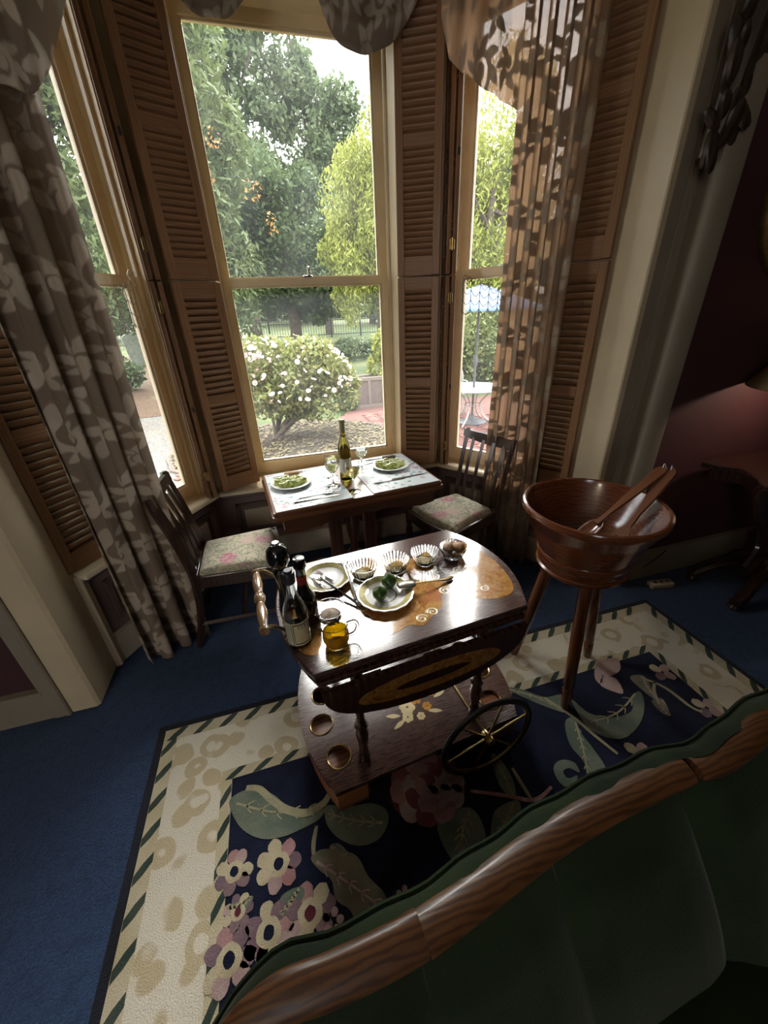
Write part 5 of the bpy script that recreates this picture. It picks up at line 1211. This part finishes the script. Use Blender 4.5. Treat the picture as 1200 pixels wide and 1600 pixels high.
# power strip
pw = thing('power_strip', 'white power strip on the carpet under the console', 'power strip', (2.16, 1.40, 0), R(-10))
MB().cbox(-.075, .075, -.028, .028, 0, .035, .006).build('housing', 'dado', pw)
for k in range(3): MB().box(-.05 + .04 * k, -.03 + .04 * k, -.008, .008, .0345, .037).build('socket', 'blackm', pw, smooth=False)
MB().tube(catmull([(-.07, 0, .015), (-.16, .04, .01), (-.13, .10, .03), (-.02, .095, .12), (.06, .098, .20)], 8), .004, 6).build('cord', 'blackm', pw)

# ============================================================ ADDED FILL LIGHT (invented globe behind the viewer, out of view)
cl = thing('added_fill_globe', 'unseen glowing globe added behind the viewer as fill light', 'lamp', (-2.2, -1.8, 2.75))
MB().lathe([(.06, .49), (.055, .46), (.01, .45), (.008, .14), (.05, .13), (.055, .11), (0, .11)], 16).build('stem', 'brass_d', cl)
a = M_('fill_globe'); a.set(Base_Color=(.9, .85, .75, 1), Emission_Color=(1.0, .84, .62, 1), Emission_Strength=FILL_GLOW); MT['globe'] = a.m
MB().ell((0, 0, 0), (.13, .13, .12), 24, 14).build('globe', 'globe', cl)
# ============================================================ GARDEN
def zg(y): return -.40 if y < 9 else (-.40 + (y - 9) / 13.0 if y < 22 else .60 + (y - 22) * .05)
a = M_('lawn_grass'); v = a.co('Object'); n1 = a.noise(v, .7, 3); n2 = a.noise(v, 30, 3, .7)
c = a.mix(n1.step(.4, .6), (.055, .085, .02), (.11, .12, .04)); c = a.mix(n2.step(.35, .7) * .6, c, (.03, .05, .012)); a.col(c).set(Roughness=.9); a.bump(n2, .8, .05); MT['lawn'] = a.m
a = M_('bark_mulch'); v = a.co('Object'); n2 = a.noise(v, 22, 4, .75); n1 = a.noise(v, 1.5, 2)
c = a.ramp(n2, [(.3, (.035, .018, .008)), (.5, (.09, .050, .024)), (.7, (.16, .10, .052))]); c = a.mix(n1.step(.55, .7) * .4, c, (.16, .18, .06)); a.col(c).set(Roughness=.95); a.bump(n2, 1, .05); MT['mulch'] = a.m
a = M_('bed_litter'); v = a.co('Object'); n2 = a.noise(v, 30, 4, .75)
a.col(a.ramp(n2, [(.3, (.018, .013, .008)), (.5, (.050, .038, .022)), (.68, (.10, .080, .046))])).set(Roughness=.95); a.bump(n2, 1, .04); MT['litter'] = a.m
a = M_('gravel'); v = a.co('Object'); n2 = a.vor(v, 45, out='Color'); s0, s1, s2 = a.sep(n2)
c = a.ramp(s0, [(0, (.045, .043, .038)), (.5, (.085, .08, .07)), (1, (.14, .13, .11))]); a.col(a.mix(a.noise(v, 1.2, 3).step(.5, .7) * .5, c, (.10, .08, .05))).set(Roughness=.9); MT['gravel'] = a.m
m = MB().grid(lambda s, t: (-40 + 90 * s, 2.9 + 67 * t, zg(2.9 + 67 * t)), 30, 68); struct('ground', m, 'lawn', label='green garden lawn rising to the fence')
def patch(nm, pts, mt, dz, lab, k=6):
    P = catmull(pts, k, True); n = len(P); cx = sum(p[0] for p in P) / n; cy_ = sum(p[1] for p in P) / n
    rings = [(1 - j / 6) for j in range(6)]; vs = []; fs = []
    for r_ in rings: vs += [(cx + (p[0] - cx) * r_, cy_ + (p[1] - cy_) * r_, zg(cy_ + (p[1] - cy_) * r_) + dz) for p in P]
    vs.append((cx, cy_, zg(cy_) + dz))
    for j in range(5): fs += [(j * n + i, j * n + (i + 1) % n, (j + 1) * n + (i + 1) % n, (j + 1) * n + i) for i in range(n)]
    fs += [(5 * n + i, 5 * n + (i + 1) % n, 6 * n) for i in range(n)]
    return struct(nm, MB().add(vs, fs), mt, label=lab)
patch('gravel_path', [(-6, 4.5), (-1.3, 4.6), (-1.1, 6.2), (-1.9, 8.5), (-2.6, 10.2), (-4.5, 10.8), (-7, 9)], 'gravel', .012, 'pale gravel path seen through the left window')
patch('mulch_bed', [(-7.5, 10.4), (-4.5, 10.3), (-2.6, 10.0), (-1.6, 11.0), (-1.8, 15), (-2.6, 18.5), (-6, 19.5), (-9, 15)], 'mulch', .02, 'brown bark mulch seen through the left window')
bedo = [(.15 + 1.95 * math.cos(2 * PI * k / 14), 6.75 + 1.55 * math.sin(2 * PI * k / 14)) for k in range(14)]
# ---- brick paving
a = M_('patio_mortar'); v = a.co('Object', (1, 1, 1), (0, 0, R(45))); bt_ = a.n('ShaderNodeTexBrick'); a.nt.links.new(v, bt_.inputs['Vector']); bt_.inputs['Scale'].default_value = 4.5; bt_.inputs['Color1'].default_value = (.11, .038, .03, 1); bt_.inputs['Color2'].default_value = (.13, .055, .04, 1); bt_.inputs['Mortar'].default_value = (.05, .036, .03, 1)
a.col(bt_.outputs['Color']).set(Roughness=.9); MT['paving'] = a.m
MT['brick1'] = plain('red_brick', (.12, .040, .030), .9, var=.25, scale=20); MT['brick2'] = plain('pink_brick', (.15, .065, .050), .9, var=.25, scale=20); MT['mortar'] = plain('dark_joint', (.10, .075, .06), .95)
pv = bpy.data.objects.new('brick_patio', None); COL.objects.link(pv); pv.location = (2.5, 7, -.4); pv['kind'] = 'structure'; pv['label'] = 'red herringbone brick patio'
po_ = catmull([(-1.0 - 2.5, -2.6), (-3.8, -1.0), (-4.1, -.4), (-2.2, -.2), (-.9, 1.9), (-1.0, 2.4), (.6, 2.6), (3, 2.2), (5, 0.5), (5, -3.5), (0, -3.8)], 5, True)
MB().prism(po_, -.02, .016).build('paving_bed', 'paving', pv, smooth=False)
bm_ = [MB().cbox(-.104, .104, -.0495, .0495, 0, .016, .003).mesh('brick') for _ in range(2)]
bm_[0].materials.append(MT['brick1']); bm_[1].materials.append(MT['brick2'])
rb = random.Random(4); cells = []
L_, W_ = .216, .108; an = R(45); ca, sa = math.cos(an), math.sin(an)
for i in range(-60, 60):
    for j in range(-60, 60):
        # herringbone on a square lattice of brick widths: (i+j) mod 4 picks the brick's first cell
        k = (i - j) % 4
        if k == 0: cx, cy_, r0 = (i + 1) * W_, (j + .5) * W_, 0
        elif k == 2: cx, cy_, r0 = (i + .5) * W_, (j + 1) * W_ - W_ * 0, 90
        else: continue
        x = cx * ca - cy_ * sa; y = cx * sa + cy_ * ca; cells.append((x, y, r0 + 45))
def inarea(x, y):
    X, Y = x + 2.5, y + 7
    if 3.0 < X < 4.7 and 5.2 < Y < 7.3: return 1
    if 1.75 < X < 2.75 and 6.0 < Y < 8.4 and ((X - .15) / 2.0) ** 2 + ((Y - 6.75) / 1.6) ** 2 > 1: return 1
    if -1.6 < X < -1.1 and 5.6 < Y < 6.2: return 1
    return 0
cells = [c_ for c_ in cells if inarea(c_[0], c_[1])][:300]
for (x, y, r0) in cells:
    o = bpy.data.objects.new('brick', bm_[rb.random() > .5]); COL.objects.link(o); o.parent = pv; o.location = (x, y, .017 + rb.uniform(-.003, .003)); o.rotation_euler = (0, 0, R(r0) + rb.uniform(-.02, .02))
patch('rose_bed', bedo, 'litter', .045, 'leaf-littered round flower bed under the rose bush', 2)
e = MB().tube([(p[0], p[1], -.385) for p in bedo], .05, 6, closed=True); struct('trim_20', e, 'mortar', label='low dark edging around the rose bed')

# ---- foliage
rf = random.Random(21)
def leafmat(name, c1, c2, c3=None, sc=.8):
    K = .70; c1, c2 = [tuple(x * K for x in q) for q in (c1, c2)]; c3 = tuple(x * K for x in c3)
    a = M_(name); v = a.co('Object'); n1 = a.noise(v, sc, 3); n2 = a.noise(v, 14, 2, .8)
    c = a.mix(n1.step(.35, .65), c1, c2); c = a.mix(n2.step(.35, .7) * .6, c, c3 or tuple(min(1, q * 1.7) for q in c2)); a.col(c).set(Roughness=.55, Specular_IOR_Level=.3)
    tl = a.n('ShaderNodeBsdfTranslucent'); a.nt.links.new(c, tl.inputs[0]); mx = a.n('ShaderNodeMixShader'); mx.inputs[0].default_value = .3
    a.nt.links.new(a.b.outputs[0], mx.inputs[1]); a.nt.links.new(tl.outputs[0], mx.inputs[2]); a.nt.links.new(mx.outputs[0], a.out.inputs[0]); return a.m
MT['lf_dark'] = leafmat('dark_leaves', (.06, .105, .045), (.11, .165, .060), (.20, .26, .10))
MT['lf_blue'] = leafmat('bluish_leaves', (.10, .155, .070), (.17, .225, .105), (.27, .33, .16))
MT['lf_willow'] = leafmat('willow_leaves', (.24, .29, .045), (.35, .39, .075), (.46, .48, .12))
MT['lf_mid'] = leafmat('mid_leaves', (.085, .145, .040), (.15, .215, .06), (.25, .30, .10))
MT['lf_hedge'] = leafmat('hedge_leaves', (.14, .19, .055), (.23, .28, .10), (.36, .38, .17), 2)
MT['lf_rose'] = leafmat('rose_leaves', (.16, .22, .055), (.27, .31, .09), (.42, .36, .15), 3)
MT['lf_fir'] = leafmat('fir_needles', (.08, .135, .05), (.14, .195, .07), (.26, .29, .10))
MT['lf_orange'] = leafmat('orange_leaves', (.45, .18, .05), (.5, .26, .08), (.55, .36, .1))
MT['bark'] = plain('bark', (.09, .07, .055), .9, var=.4, scale=12)
def leaves(m, c, r, n, size, shell=.35, droop=0.0, asp=.45, flat=1.0):
    for _ in range(n):
        while True:
            p = Vector((rf.uniform(-1, 1), rf.uniform(-1, 1), rf.uniform(-1, 1))); l = p.length
            if shell < l < 1 or (l < 1 and rf.random() < .12): break
        q = Vector((c[0] + p.x * r[0], c[1] + p.y * r[1], c[2] + p.z * r[2]))
        d = Vector((rf.gauss(0, 1), rf.gauss(0, 1), rf.gauss(0, 1) * (1 - droop) - 2.2 * droop)).normalized()
        s = d.cross(Vector((rf.gauss(0, 1), rf.gauss(0, 1), rf.gauss(0, 1)))).normalized(); L = size * rf.uniform(.6, 1.35)
        a_ = q - d * L * .5; b_ = q + s * L * asp * .5; c_ = q + d * L * .5; e_ = q - s * L * asp * .5
        m.add((a_, b_, c_, e_), ((0, 1, 2, 3),))
def tree(name, label, base, crowns, trunk_h, trunk_r, mt, n, size, droop=0.0, asp=.45, sub=9, grp='trees in the garden', branches=5):
    x, y = base; z0 = zg(y) - .05; t = thing(name, label, 'tree', (x, y, z0), 0, grp); m = MB(); tot = sum(c[1][0] * c[1][1] * c[1][2] for c in crowns)
    for (c, r) in crowns:
        k = int(n * (r[0] * r[1] * r[2]) / tot)
        for _ in range(sub):     # clumps make a broken outline
            th = rf.uniform(0, 6.28); ph = rf.uniform(-.9, 1); w_ = math.sqrt(max(0, 1 - ph * ph)) * rf.uniform(.45, .95)
            cc = (c[0] + r[0] * w_ * math.cos(th), c[1] + r[1] * w_ * math.sin(th), c[2] + r[2] * ph * .88); f = rf.uniform(.20, .44)
            leaves(m, cc, (r[0] * f, r[1] * f, r[2] * f * (1.25 if droop else .9)), int(k * .86 / sub), size, .3, droop, asp)
        leaves(m, c, (r[0] * .9, r[1] * .9, r[2] * .9), int(k * .14), size, .3, droop, asp)
    m.build('foliage', mt, t, smooth=False)['kind'] = 'stuff'
    tr = MB().tube([(0, 0, 0), (.05, 0, trunk_h * .3), (-.03, .03, trunk_h * .65), (.04, 0, trunk_h)], [trunk_r, trunk_r * .85, trunk_r * .7, trunk_r * .4], 10)
    for k in range(branches):
        c, r = crowns[k % len(crowns)]; th = rf.uniform(0, 6.28); e_ = (c[0] + r[0] * .7 * math.cos(th), c[1] + r[1] * .7 * math.sin(th), c[2] + rf.uniform(-.3, .5) * r[2]); h = trunk_h * rf.uniform(.45, .9)
        tr.tube(catmull([(0, 0, h), (e_[0] * .4, e_[1] * .4, h + (e_[2] - h) * .5), e_], 4), [trunk_r * .4] * 5 + [trunk_r * .2] * 4, 6)
    tr.build('trunk', 'bark', t); return t
tree('fir_tree', 'tall dark fir reaching out of the top left of the middle window', (-1.6, 14.5), [((0, 0, 3.2), (2.0, 1.8, 2.2)), ((.1, 0, 6.4), (1.9, 1.7, 2.4)), ((0, 0, 9.2), (1.6, 1.5, 2.2)), ((0, 0, 11.2), (.8, .8, 1.2))], 11, .28, 'lf_fir', 36000, .24, .35, .30, 22)
tree('oak_tree', 'dense dark green tree low in the centre of the middle window', (1.3, 17.5), [((0, 0, 3.8), (2.5, 2.0, 2.4)), ((-1.6, -.3, 2.9), (1.5, 1.4, 1.6)), ((1.3, -.3, 2.6), (1.4, 1.3, 1.5))], 4, .26, 'lf_dark', 32000, .19, 0, .55, 20)
tree('poplar_tree', 'tall grey-green poplar against the sky in the middle window', (3.7, 24), [((0, 0, 5.0), (2.9, 2.2, 3.0)), ((-.4, 0, 8.4), (2.2, 1.8, 2.6)), ((-1.0, 0, 11.2), (1.4, 1.2, 2.0)), ((1.3, 0, 8.9), (1.3, 1.2, 1.5))], 11, .24, 'lf_blue', 36000, .25, 0, .5, 22)
tree('poplar_tree', 'grey-green poplar standing behind the tall fir', (-.2, 23), [((0, 0, 6.0), (2.4, 2, 3.4)), ((.2, 0, 10.5), (2.0, 1.6, 3.0)), ((.6, 0, 13.5), (1.2, 1.2, 2.0))], 12, .24, 'lf_blue', 28000, .26, 0, .5, 20)
tree('weeping_willow', 'bright yellow-green willow at the right of the middle window', (3.9, 14), [((-.1, 0, 4.6), (1.35, 1.2, 1.6)), ((.5, 0, 6.0), (1.0, .9, 1.2)), ((-.6, -.2, 3.1), (1.2, 1.1, 1.2)), ((.8, 0, 2.6), (1.1, 1.1, 1.3)), ((-1.0, -.1, 2.3), (.7, .8, .9))], 5, .16, 'lf_willow', 34000, .15, .6, .30, 20)
tree('weeping_willow', 'bright yellow-green willow filling the upper right window', (6.9, 12.4), [((0, 0, 4.0), (1.9, 1.5, 2.0)), ((.3, 0, 6.0), (1.4, 1.2, 1.5)), ((-.5, -.2, 2.4), (1.5, 1.2, 1.2)), ((1.4, .2, 4.6), (1.2, 1.2, 1.7))], 5, .18, 'lf_willow', 32000, .15, .5, .32, 20)
tree('fir_tree', 'dark fir filling the upper left window', (-4.0, 12.8), [((0, 0, 3.3), (1.9, 1.6, 1.7)), ((-.2, 0, 5.6), (1.8, 1.5, 1.8)), ((.1, 0, 7.8), (1.5, 1.3, 1.6)), ((-1.8, .2, 4.5), (1.4, 1.2, 2.2))], 8, .24, 'lf_fir', 30000, .22, .35, .32, 20)
for k, (x, y, h, r_, mt, lab) in enumerate(((-9, 27, 9, 3.2, 'lf_dark', 'far dark tree beyond the fence seen through the left window'), (-4.6, 29, 8, 3.0, 'lf_mid', 'far tree beyond the fence left of the tall fir'), (7.8, 30, 8, 3.2, 'lf_mid', 'far tree beyond the fence behind the middle willow'), (12.5, 27, 8, 3.4, 'lf_mid', 'far tree beyond the hedge in the right window'), (2.6, 33, 7, 3.6, 'lf_dark', 'far dark tree beyond the fence in the centre'), (17.5, 29, 9, 3.6, 'lf_dark', 'far dark tree rightmost beyond the hedge'))):
    tree('broadleaf_tree', lab, (x, y), [((0, 0, h * .35), (r_, r_ * .8, h * .34)), ((0, 0, h * .68), (r_ * .85, r_ * .7, h * .32))], h * .6, .25, mt, 8000, .48, 0, .55, 10, 'far trees beyond the fence', 3)
# orange autumn sprig in the fir
m = MB(); 
for (c_, r_) in (((0, 0, 0), (.25, .2, .35)), ((.35, .1, -.7), (.2, .2, .3)), ((-1.0, 0, .2), (.2, .2, .25)), ((-.7, 0, .9), (.2, .15, .2))): leaves(m, c_, r_, 30, .10, .1)
o = m.build('autumn_leaves', 'lf_orange', None, (.35, 12.6, 4.5), smooth=False); tag(o, 'orange autumn leaves caught in the dark fir', 'leaves', kind='stuff')
m = MB()
for _ in range(2600):
    th = rf.uniform(0, 6.28); q = math.sqrt(rf.random()) * .97; x, y = .15 + 1.95 * q * math.cos(th), 6.75 + 1.55 * q * math.sin(th); an = rf.uniform(0, 3.14); L = rf.uniform(.02, .055)
    d = Vector((math.cos(an), math.sin(an), rf.uniform(-.3, .3))) * L; s = Vector((-math.sin(an), math.cos(an), rf.uniform(-.3, .3))) * L * .5; c_ = Vector((x, y, -.335)); m.add((c_ - d, c_ + s, c_ + d, c_ - s), ((0, 1, 2, 3),))
MT['litterleaf'] = plain('fallen_leaves', (.12, .095, .05), .9, var=.7, scale=9)
o = m.build('leaf_litter', 'litterleaf', None, smooth=False); tag(o, 'fallen leaves scattered over the rose bed', 'leaf litter', kind='stuff')
def shrub(name, label, base, z, crowns, mt, n, size, grp=None, droop=0, sub=8):
    t = thing(name, label, 'shrub', (base[0], base[1], z), 0, grp); m = MB()
    tot = sum(c[1][0] * c[1][1] * c[1][2] for c in crowns)
    for (c, r) in crowns:
        k = int(n * (r[0] * r[1] * r[2]) / tot)
        for _ in range(sub):
            th = rf.uniform(0, 6.28); ph = rf.uniform(-.9, 1); w_ = math.sqrt(max(0, 1 - ph * ph)) * .7
            cc = (c[0] + r[0] * w_ * math.cos(th), c[1] + r[1] * w_ * math.sin(th), c[2] + r[2] * ph * .7); leaves(m, cc, (r[0] * .42, r[1] * .42, r[2] * .42), int(k * .7 / sub), size, .2, droop, .55)
        leaves(m, c, r, int(k * .3), size, .5, droop, .55)
    m.build('foliage', mt, t, smooth=False)['kind'] = 'stuff'; return t
rs = shrub('rose_bush', 'full rose bush with white and pale pink flowers outside the middle window', (.38, 7.15), -.36, [((.05, 0, 1.05), (.95, .75, .66)), ((-.5, 0, 1.32), (.48, .5, .42)), ((.45, -.05, .72), (.72, .7, .46)), ((-.35, -.05, .75), (.55, .6, .40))], 'lf_rose', 13000, .085, sub=12)
br = MB()
for k in range(11):
    th = rf.uniform(0, 6.28); q = rf.uniform(.3, .85); e_ = (-.05 + q * math.cos(th), q * .7 * math.sin(th), rf.uniform(.7, 1.1))
    br.tube(catmull([(-.45 + rf.uniform(-.06, .06), rf.uniform(-.06, .06), 0), (-.38 + (e_[0] + .38) * .35, e_[1] * .35, .22 + rf.uniform(0, .12)), (e_[0] * .75 - .05, e_[1] * .75, .5), e_], 5), [.032] * 5 + [.024] * 5 + [.014] * 6, 6)
br.build('branches', 'bark', rs)
MT['petal_w'] = plain('white_rose_petal', (.62, .54, .50), .6, var=.12, scale=8); MT['petal_p'] = plain('pink_rose_petal', (.56, .36, .33), .6, var=.15, scale=8)
def blossom(mt):
    m = MB()
    for k in range(6):
        t = 2 * PI * k / 6; m.grid(lambda s, q, t=t: ((.012 + .030 * q) * math.cos(t + (s - .5) * 1.3) , (.012 + .030 * q) * math.sin(t + (s - .5) * 1.3), .012 * q * q + .008 * math.cos((s - .5) * 2)), 2, 2)
    m.ell((0, 0, .016), (.018, .018, .016), 6, 4); me = m.mesh('blossom'); me.materials.append(MT[mt]); return me
bl = [blossom('petal_w'), blossom('petal_p')]
for k in range(150):
    if k < 60: th = rf.uniform(0, 6.28); p = Vector((-.55 + .45 * math.cos(th) * rf.random() ** .5, -.1 + .45 * math.sin(th), 1.45 + rf.uniform(-.1, .28)))
    else:
        th = rf.uniform(PI, 2 * PI); ph = rf.uniform(-.35, .95); w_ = math.sqrt(1 - ph * ph); p = Vector((.05 + .98 * w_ * math.cos(th), .78 * w_ * math.sin(th), 1.0 + .68 * ph))
    o = bpy.data.objects.new('blossom', bl[rf.random() < .35]); COL.objects.link(o); o.parent = rs; o.location = p; s = rf.uniform(.55, 1.15); o.scale = (s, s, s)
    o.rotation_euler = (rf.uniform(.2, 1.4), rf.uniform(-.6, .6), rf.uniform(-.8, .8))
shrub('hedge', 'pale green hedge behind the patio table in the right window', (5.7, 10.2), -.3, [((-1.2, 0, .9), (1.2, .7, 1.1)), ((.4, .2, 1.0), (1.3, .7, 1.25)), ((1.9, 0, 1.1), (1.2, .7, 1.3))], 'lf_hedge', 12000, .13, sub=12)
shrub('hedge', 'long dark hedge far beyond the iron fence', (1.5, 38), zg(38), [((-9, 0, 1.2), (5, 1.2, 2.2)), ((0, 0, 1.2), (5.5, 1.2, 2.2)), ((9, 0, 1.2), (5.5, 1.2, 2.4)), ((18, 0, 1.2), (5.5, 1.2, 2.4)), ((-17, 0, 1.2), (5, 1.2, 2.4))], 'lf_mid', 16000, .50, sub=14)
shrub('low_shrub', 'grey-green low shrub on the lawn near the fence', (3.3, 15.5), zg(15.5), [((0, 0, .3), (1.1, .7, .45))], 'lf_blue', 2200, .12)
shrub('low_shrub', 'thin dark shrub beside the mulch in the left window', (-4.15, 12.8), zg(12.8), [((0, 0, .45), (.8, .5, .55))], 'lf_dark', 1600, .14)
shrub('leafy_plant', 'leafy yellow-green plant growing in the wooden planter', (2.55, 9.35), .1, [((0, 0, .35), (.32, .25, .40)), ((.1, 0, .85), (.28, .25, .35))], 'lf_willow', 1100, .10)
shrub('fern_plant', 'small green fern beside the wooden planter', (1.62, 9.0), -.38, [((0, 0, .25), (.28, .25, .32))], 'lf_mid', 700, .11)
# ---- fence
fc = thing('iron_fence', 'black iron picket fence along the back of the lawn', 'fence', (0, 22, zg(22)))
X0, X1 = -9.0, 16.0
for z in (.12, .78, .92): MB().box(X0, X1, -.015, .015, z, z + .035).build('rail', 'blackm', fc, smooth=False)
k = 0; x = X0
while x <= X1 + .01: MB().cbox(x - .04, x + .04, -.04, .04, 0, 1.02, .006).build('post', 'blackm', fc); x += 1.56
m = MB(); x = X0
while x < X1: m.box(x - .009, x + .009, -.009, .009, .05, .93); x += .13
m.build('pickets', 'blackm', fc, smooth=False)['kind'] = 'stuff'
# ---- stone marker
MT['stone'] = plain('mossy_stone', (.20, .235, .19), .95, var=.3, scale=9)
st = MB().prism([(-.36, 0), (.36, 0), (.36, 1.0), (.30, 1.12), (.1, 1.2), (-.1, 1.2), (-.30, 1.12), (-.36, 1.0)], -.09, .09, mat=rx, bev=.02).build('stone_marker', 'stone', None, (-4.35, 17.0, zg(17) - .05), (R(4), R(-7), R(10))); tag(st, 'grey-green upright stone marker standing on the grass by the fence', 'stone')
# ---- planter
MT['oldwood'] = wood('weathered_wood', (.16, .125, .10), (.22, .18, .145), .85, (1, 1, .1), 14, 3); MT['oldpanel'] = plain('weathered_panel', (.12, .095, .08), .9, var=.15, scale=12)
pt = thing('wooden_planter', 'weathered wooden planter box with two framed panels', 'planter', (2.18, 9.25, -.39), R(3))
for yy in (-.22, .22):
    MB().box(-.34, .34, yy - .012, yy + .012, .02, .66).build('panel', 'oldpanel', pt, smooth=False)
    for (a_, b_, c_, d_) in ((-.37, -.30, 0, .70), (-.03, .03, .08, .62), (.30, .37, 0, .70), (-.30, .30, 0, .08), (-.30, .30, .62, .70)): MB().cbox(a_, b_, yy - .03, yy + .03, c_, d_, .005).build('batten', 'oldwood', pt)
for xx in (-.34, .34): MB().box(xx - .012, xx + .012, -.2, .2, .0, .66).build('end_panel', 'oldpanel', pt, smooth=False)
MB().box(-.32, .32, -.2, .2, .50, .56).build('soil', 'litter', pt, smooth=False)
# ---- patio set
MT['white_iron'] = plain('white_iron', (.40, .41, .41), .45, var=.04); MT['canopy'] = plain('pale_blue_canvas', (.065, .115, .20), .85, var=.06, scale=4); MT['umbpole'] = plain('grey_pole', (.11, .115, .125), .45, .3, var=.1)
a = M_('white_mesh'); v = a.co('Object'); ck = a.wave(v, 60, 0, 0, 1, 'DIAGONAL'); a.set(Base_Color=(.62, .66, .67, 1), Roughness=.5); a.col(a.mix(ck.step(.4, .6) * .4, (.30, .315, .32), (.14, .16, .15))); MT['wmesh'] = a.m
UP = (3.69, 6.80); ZGp = -.385
ub = thing('patio_umbrella', 'pale blue patio umbrella on a dark grey pole', 'umbrella', (*UP, ZGp))
MB().lathe([(0, 0), (.27, 0), (.28, .03), (.20, .06), (.07, .08), (.05, .16), (0, .16)], 28).build('base', 'umbpole', ub)
MB().lathe([(.021, .1), (.021, 2.36), (0, 2.38)], 14).build('pole', 'umbpole', ub); MB().lathe([(.0, 1.05), (.035, 1.06), (.04, 1.12), (.03, 1.22), (.022, 1.24)], 14).tube([(.03, 0, 1.12), (.10, 0, 1.13)], .012, 8).build('crank', 'umbpole', ub)
n = 8; Rr = 1.18; z0, z1 = 1.955, 2.36; vs = []; fs = []; S = 6
for k in range(n):
    for q in range(S):
        th = 2 * PI * (k + q / S) / n; sag = math.sin(PI * q / S)
        for j in range(6): t_ = j / 5; r_ = Rr * t_ * (1 - .05 * sag * t_) * (math.cos(PI / n) / math.cos((q / S - .5) * 2 * PI / n)); vs.append((r_ * math.cos(th), r_ * math.sin(th), z1 - (z1 - z0) * (t_ ** 1.12) - .03 * sag * math.sin(PI * t_)))
N = n * S
for i in range(N):
    for j in range(5): fs.append((i * 6 + j, i * 6 + j + 1, ((i + 1) % N) * 6 + j + 1, ((i + 1) % N) * 6 + j))
MB().add(vs, fs).build('canopy', 'canopy', ub).modifiers.new('thick', 'SOLIDIFY').thickness = .003
for k in range(n):
    th = 2 * PI * k / n; c_, s_ = math.cos(th), math.sin(th); MB().tube([(.02 * c_, .02 * s_, z1 - .03), (Rr * .98 * c_, Rr * .98 * s_, z0 - .006)], .007, 5).build('rib', 'umbpole', ub)
pt = thing('patio_table', 'round white iron patio table under the umbrella', 'table', (*UP, ZGp))
MB().lathe([(.026, .655), (.55, .655), (.565, .66), (.57, .672), (.56, .684), (.545, .68), (.026, .675), (.026, .655)], 48, caps=False).build('top', 'wmesh', pt)
for k in range(4):
    th = PI * k / 2 + .7; P = catmull([(.40, 0, .66), (.22, 0, .50), (.14, 0, .36), (.24, 0, .16), (.46, 0, .015)], 6)
    MB().tube([(p[0] * math.cos(th), p[0] * math.sin(th), p[2]) for p in P], .014, 7).build('leg', 'white_iron', pt)
MB().tube([(.16 * math.cos(2 * PI * k / 24), .16 * math.sin(2 * PI * k / 24), .36) for k in range(24)], .009, 6, closed=True).build('brace_ring', 'white_iron', pt)
def pchair(label, xy, rz):
    t = thing('patio_chair', label, 'chair', (*xy, ZGp), rz, 'white iron patio chairs')
    MB().prism(rrect(.22, .22, .08), .41, .425).build('seat', 'wmesh', t)
    MB().tube(catmull([(-.22, -.20, .42), (-.25, -.22, .62), (-.27, -.20, .82), (-.28, -.10, .92), (-.28, 0, .95), (-.28, .10, .92), (-.27, .20, .82), (-.25, .22, .62), (-.22, .20, .42)], 6), .014, 7).build('back_hoop', 'white_iron', t)
    MB().prism([(-.19, .46), (.19, .46), (.20, .66), (.17, .80), (-.17, .80), (-.20, .66)], -.005, .005, mat=Matrix.Translation((-.262, 0, 0)) @ Matrix.Rotation(R(90), 4, 'Z') @ rx).build('back_panel', 'wmesh', t)
    for k in range(5):
        y = (-2 + k) * .05; MB().tube([(-.275, y + .025 * math.cos(q), .85 + .025 * math.sin(q)) for q in [2 * PI * j / 10 for j in range(10)]], .006, 5, closed=True).build('scroll', 'white_iron', t)
    for (x, y) in ((.19, .2), (.19, -.2), (-.2, .2), (-.2, -.2)): MB().tube([(x, y, .42), (x * 1.1, y * 1.1, .2), (x * 1.25, y * 1.2, 0)], .012, 6).build('leg', 'white_iron', t)
    for s in (-1, 1): MB().tube(catmull([(-.25, s * .22, .62), (0, s * .25, .65), (.2, s * .24, .60), (.2, s * .21, .42)], 5), .012, 6).build('arm', 'white_iron', t)
pchair('white iron patio chair behind the patio table', (3.75, 7.75), R(-105)); pchair('white iron patio chair at the right edge of the patio table', (4.55, 6.35), R(150))
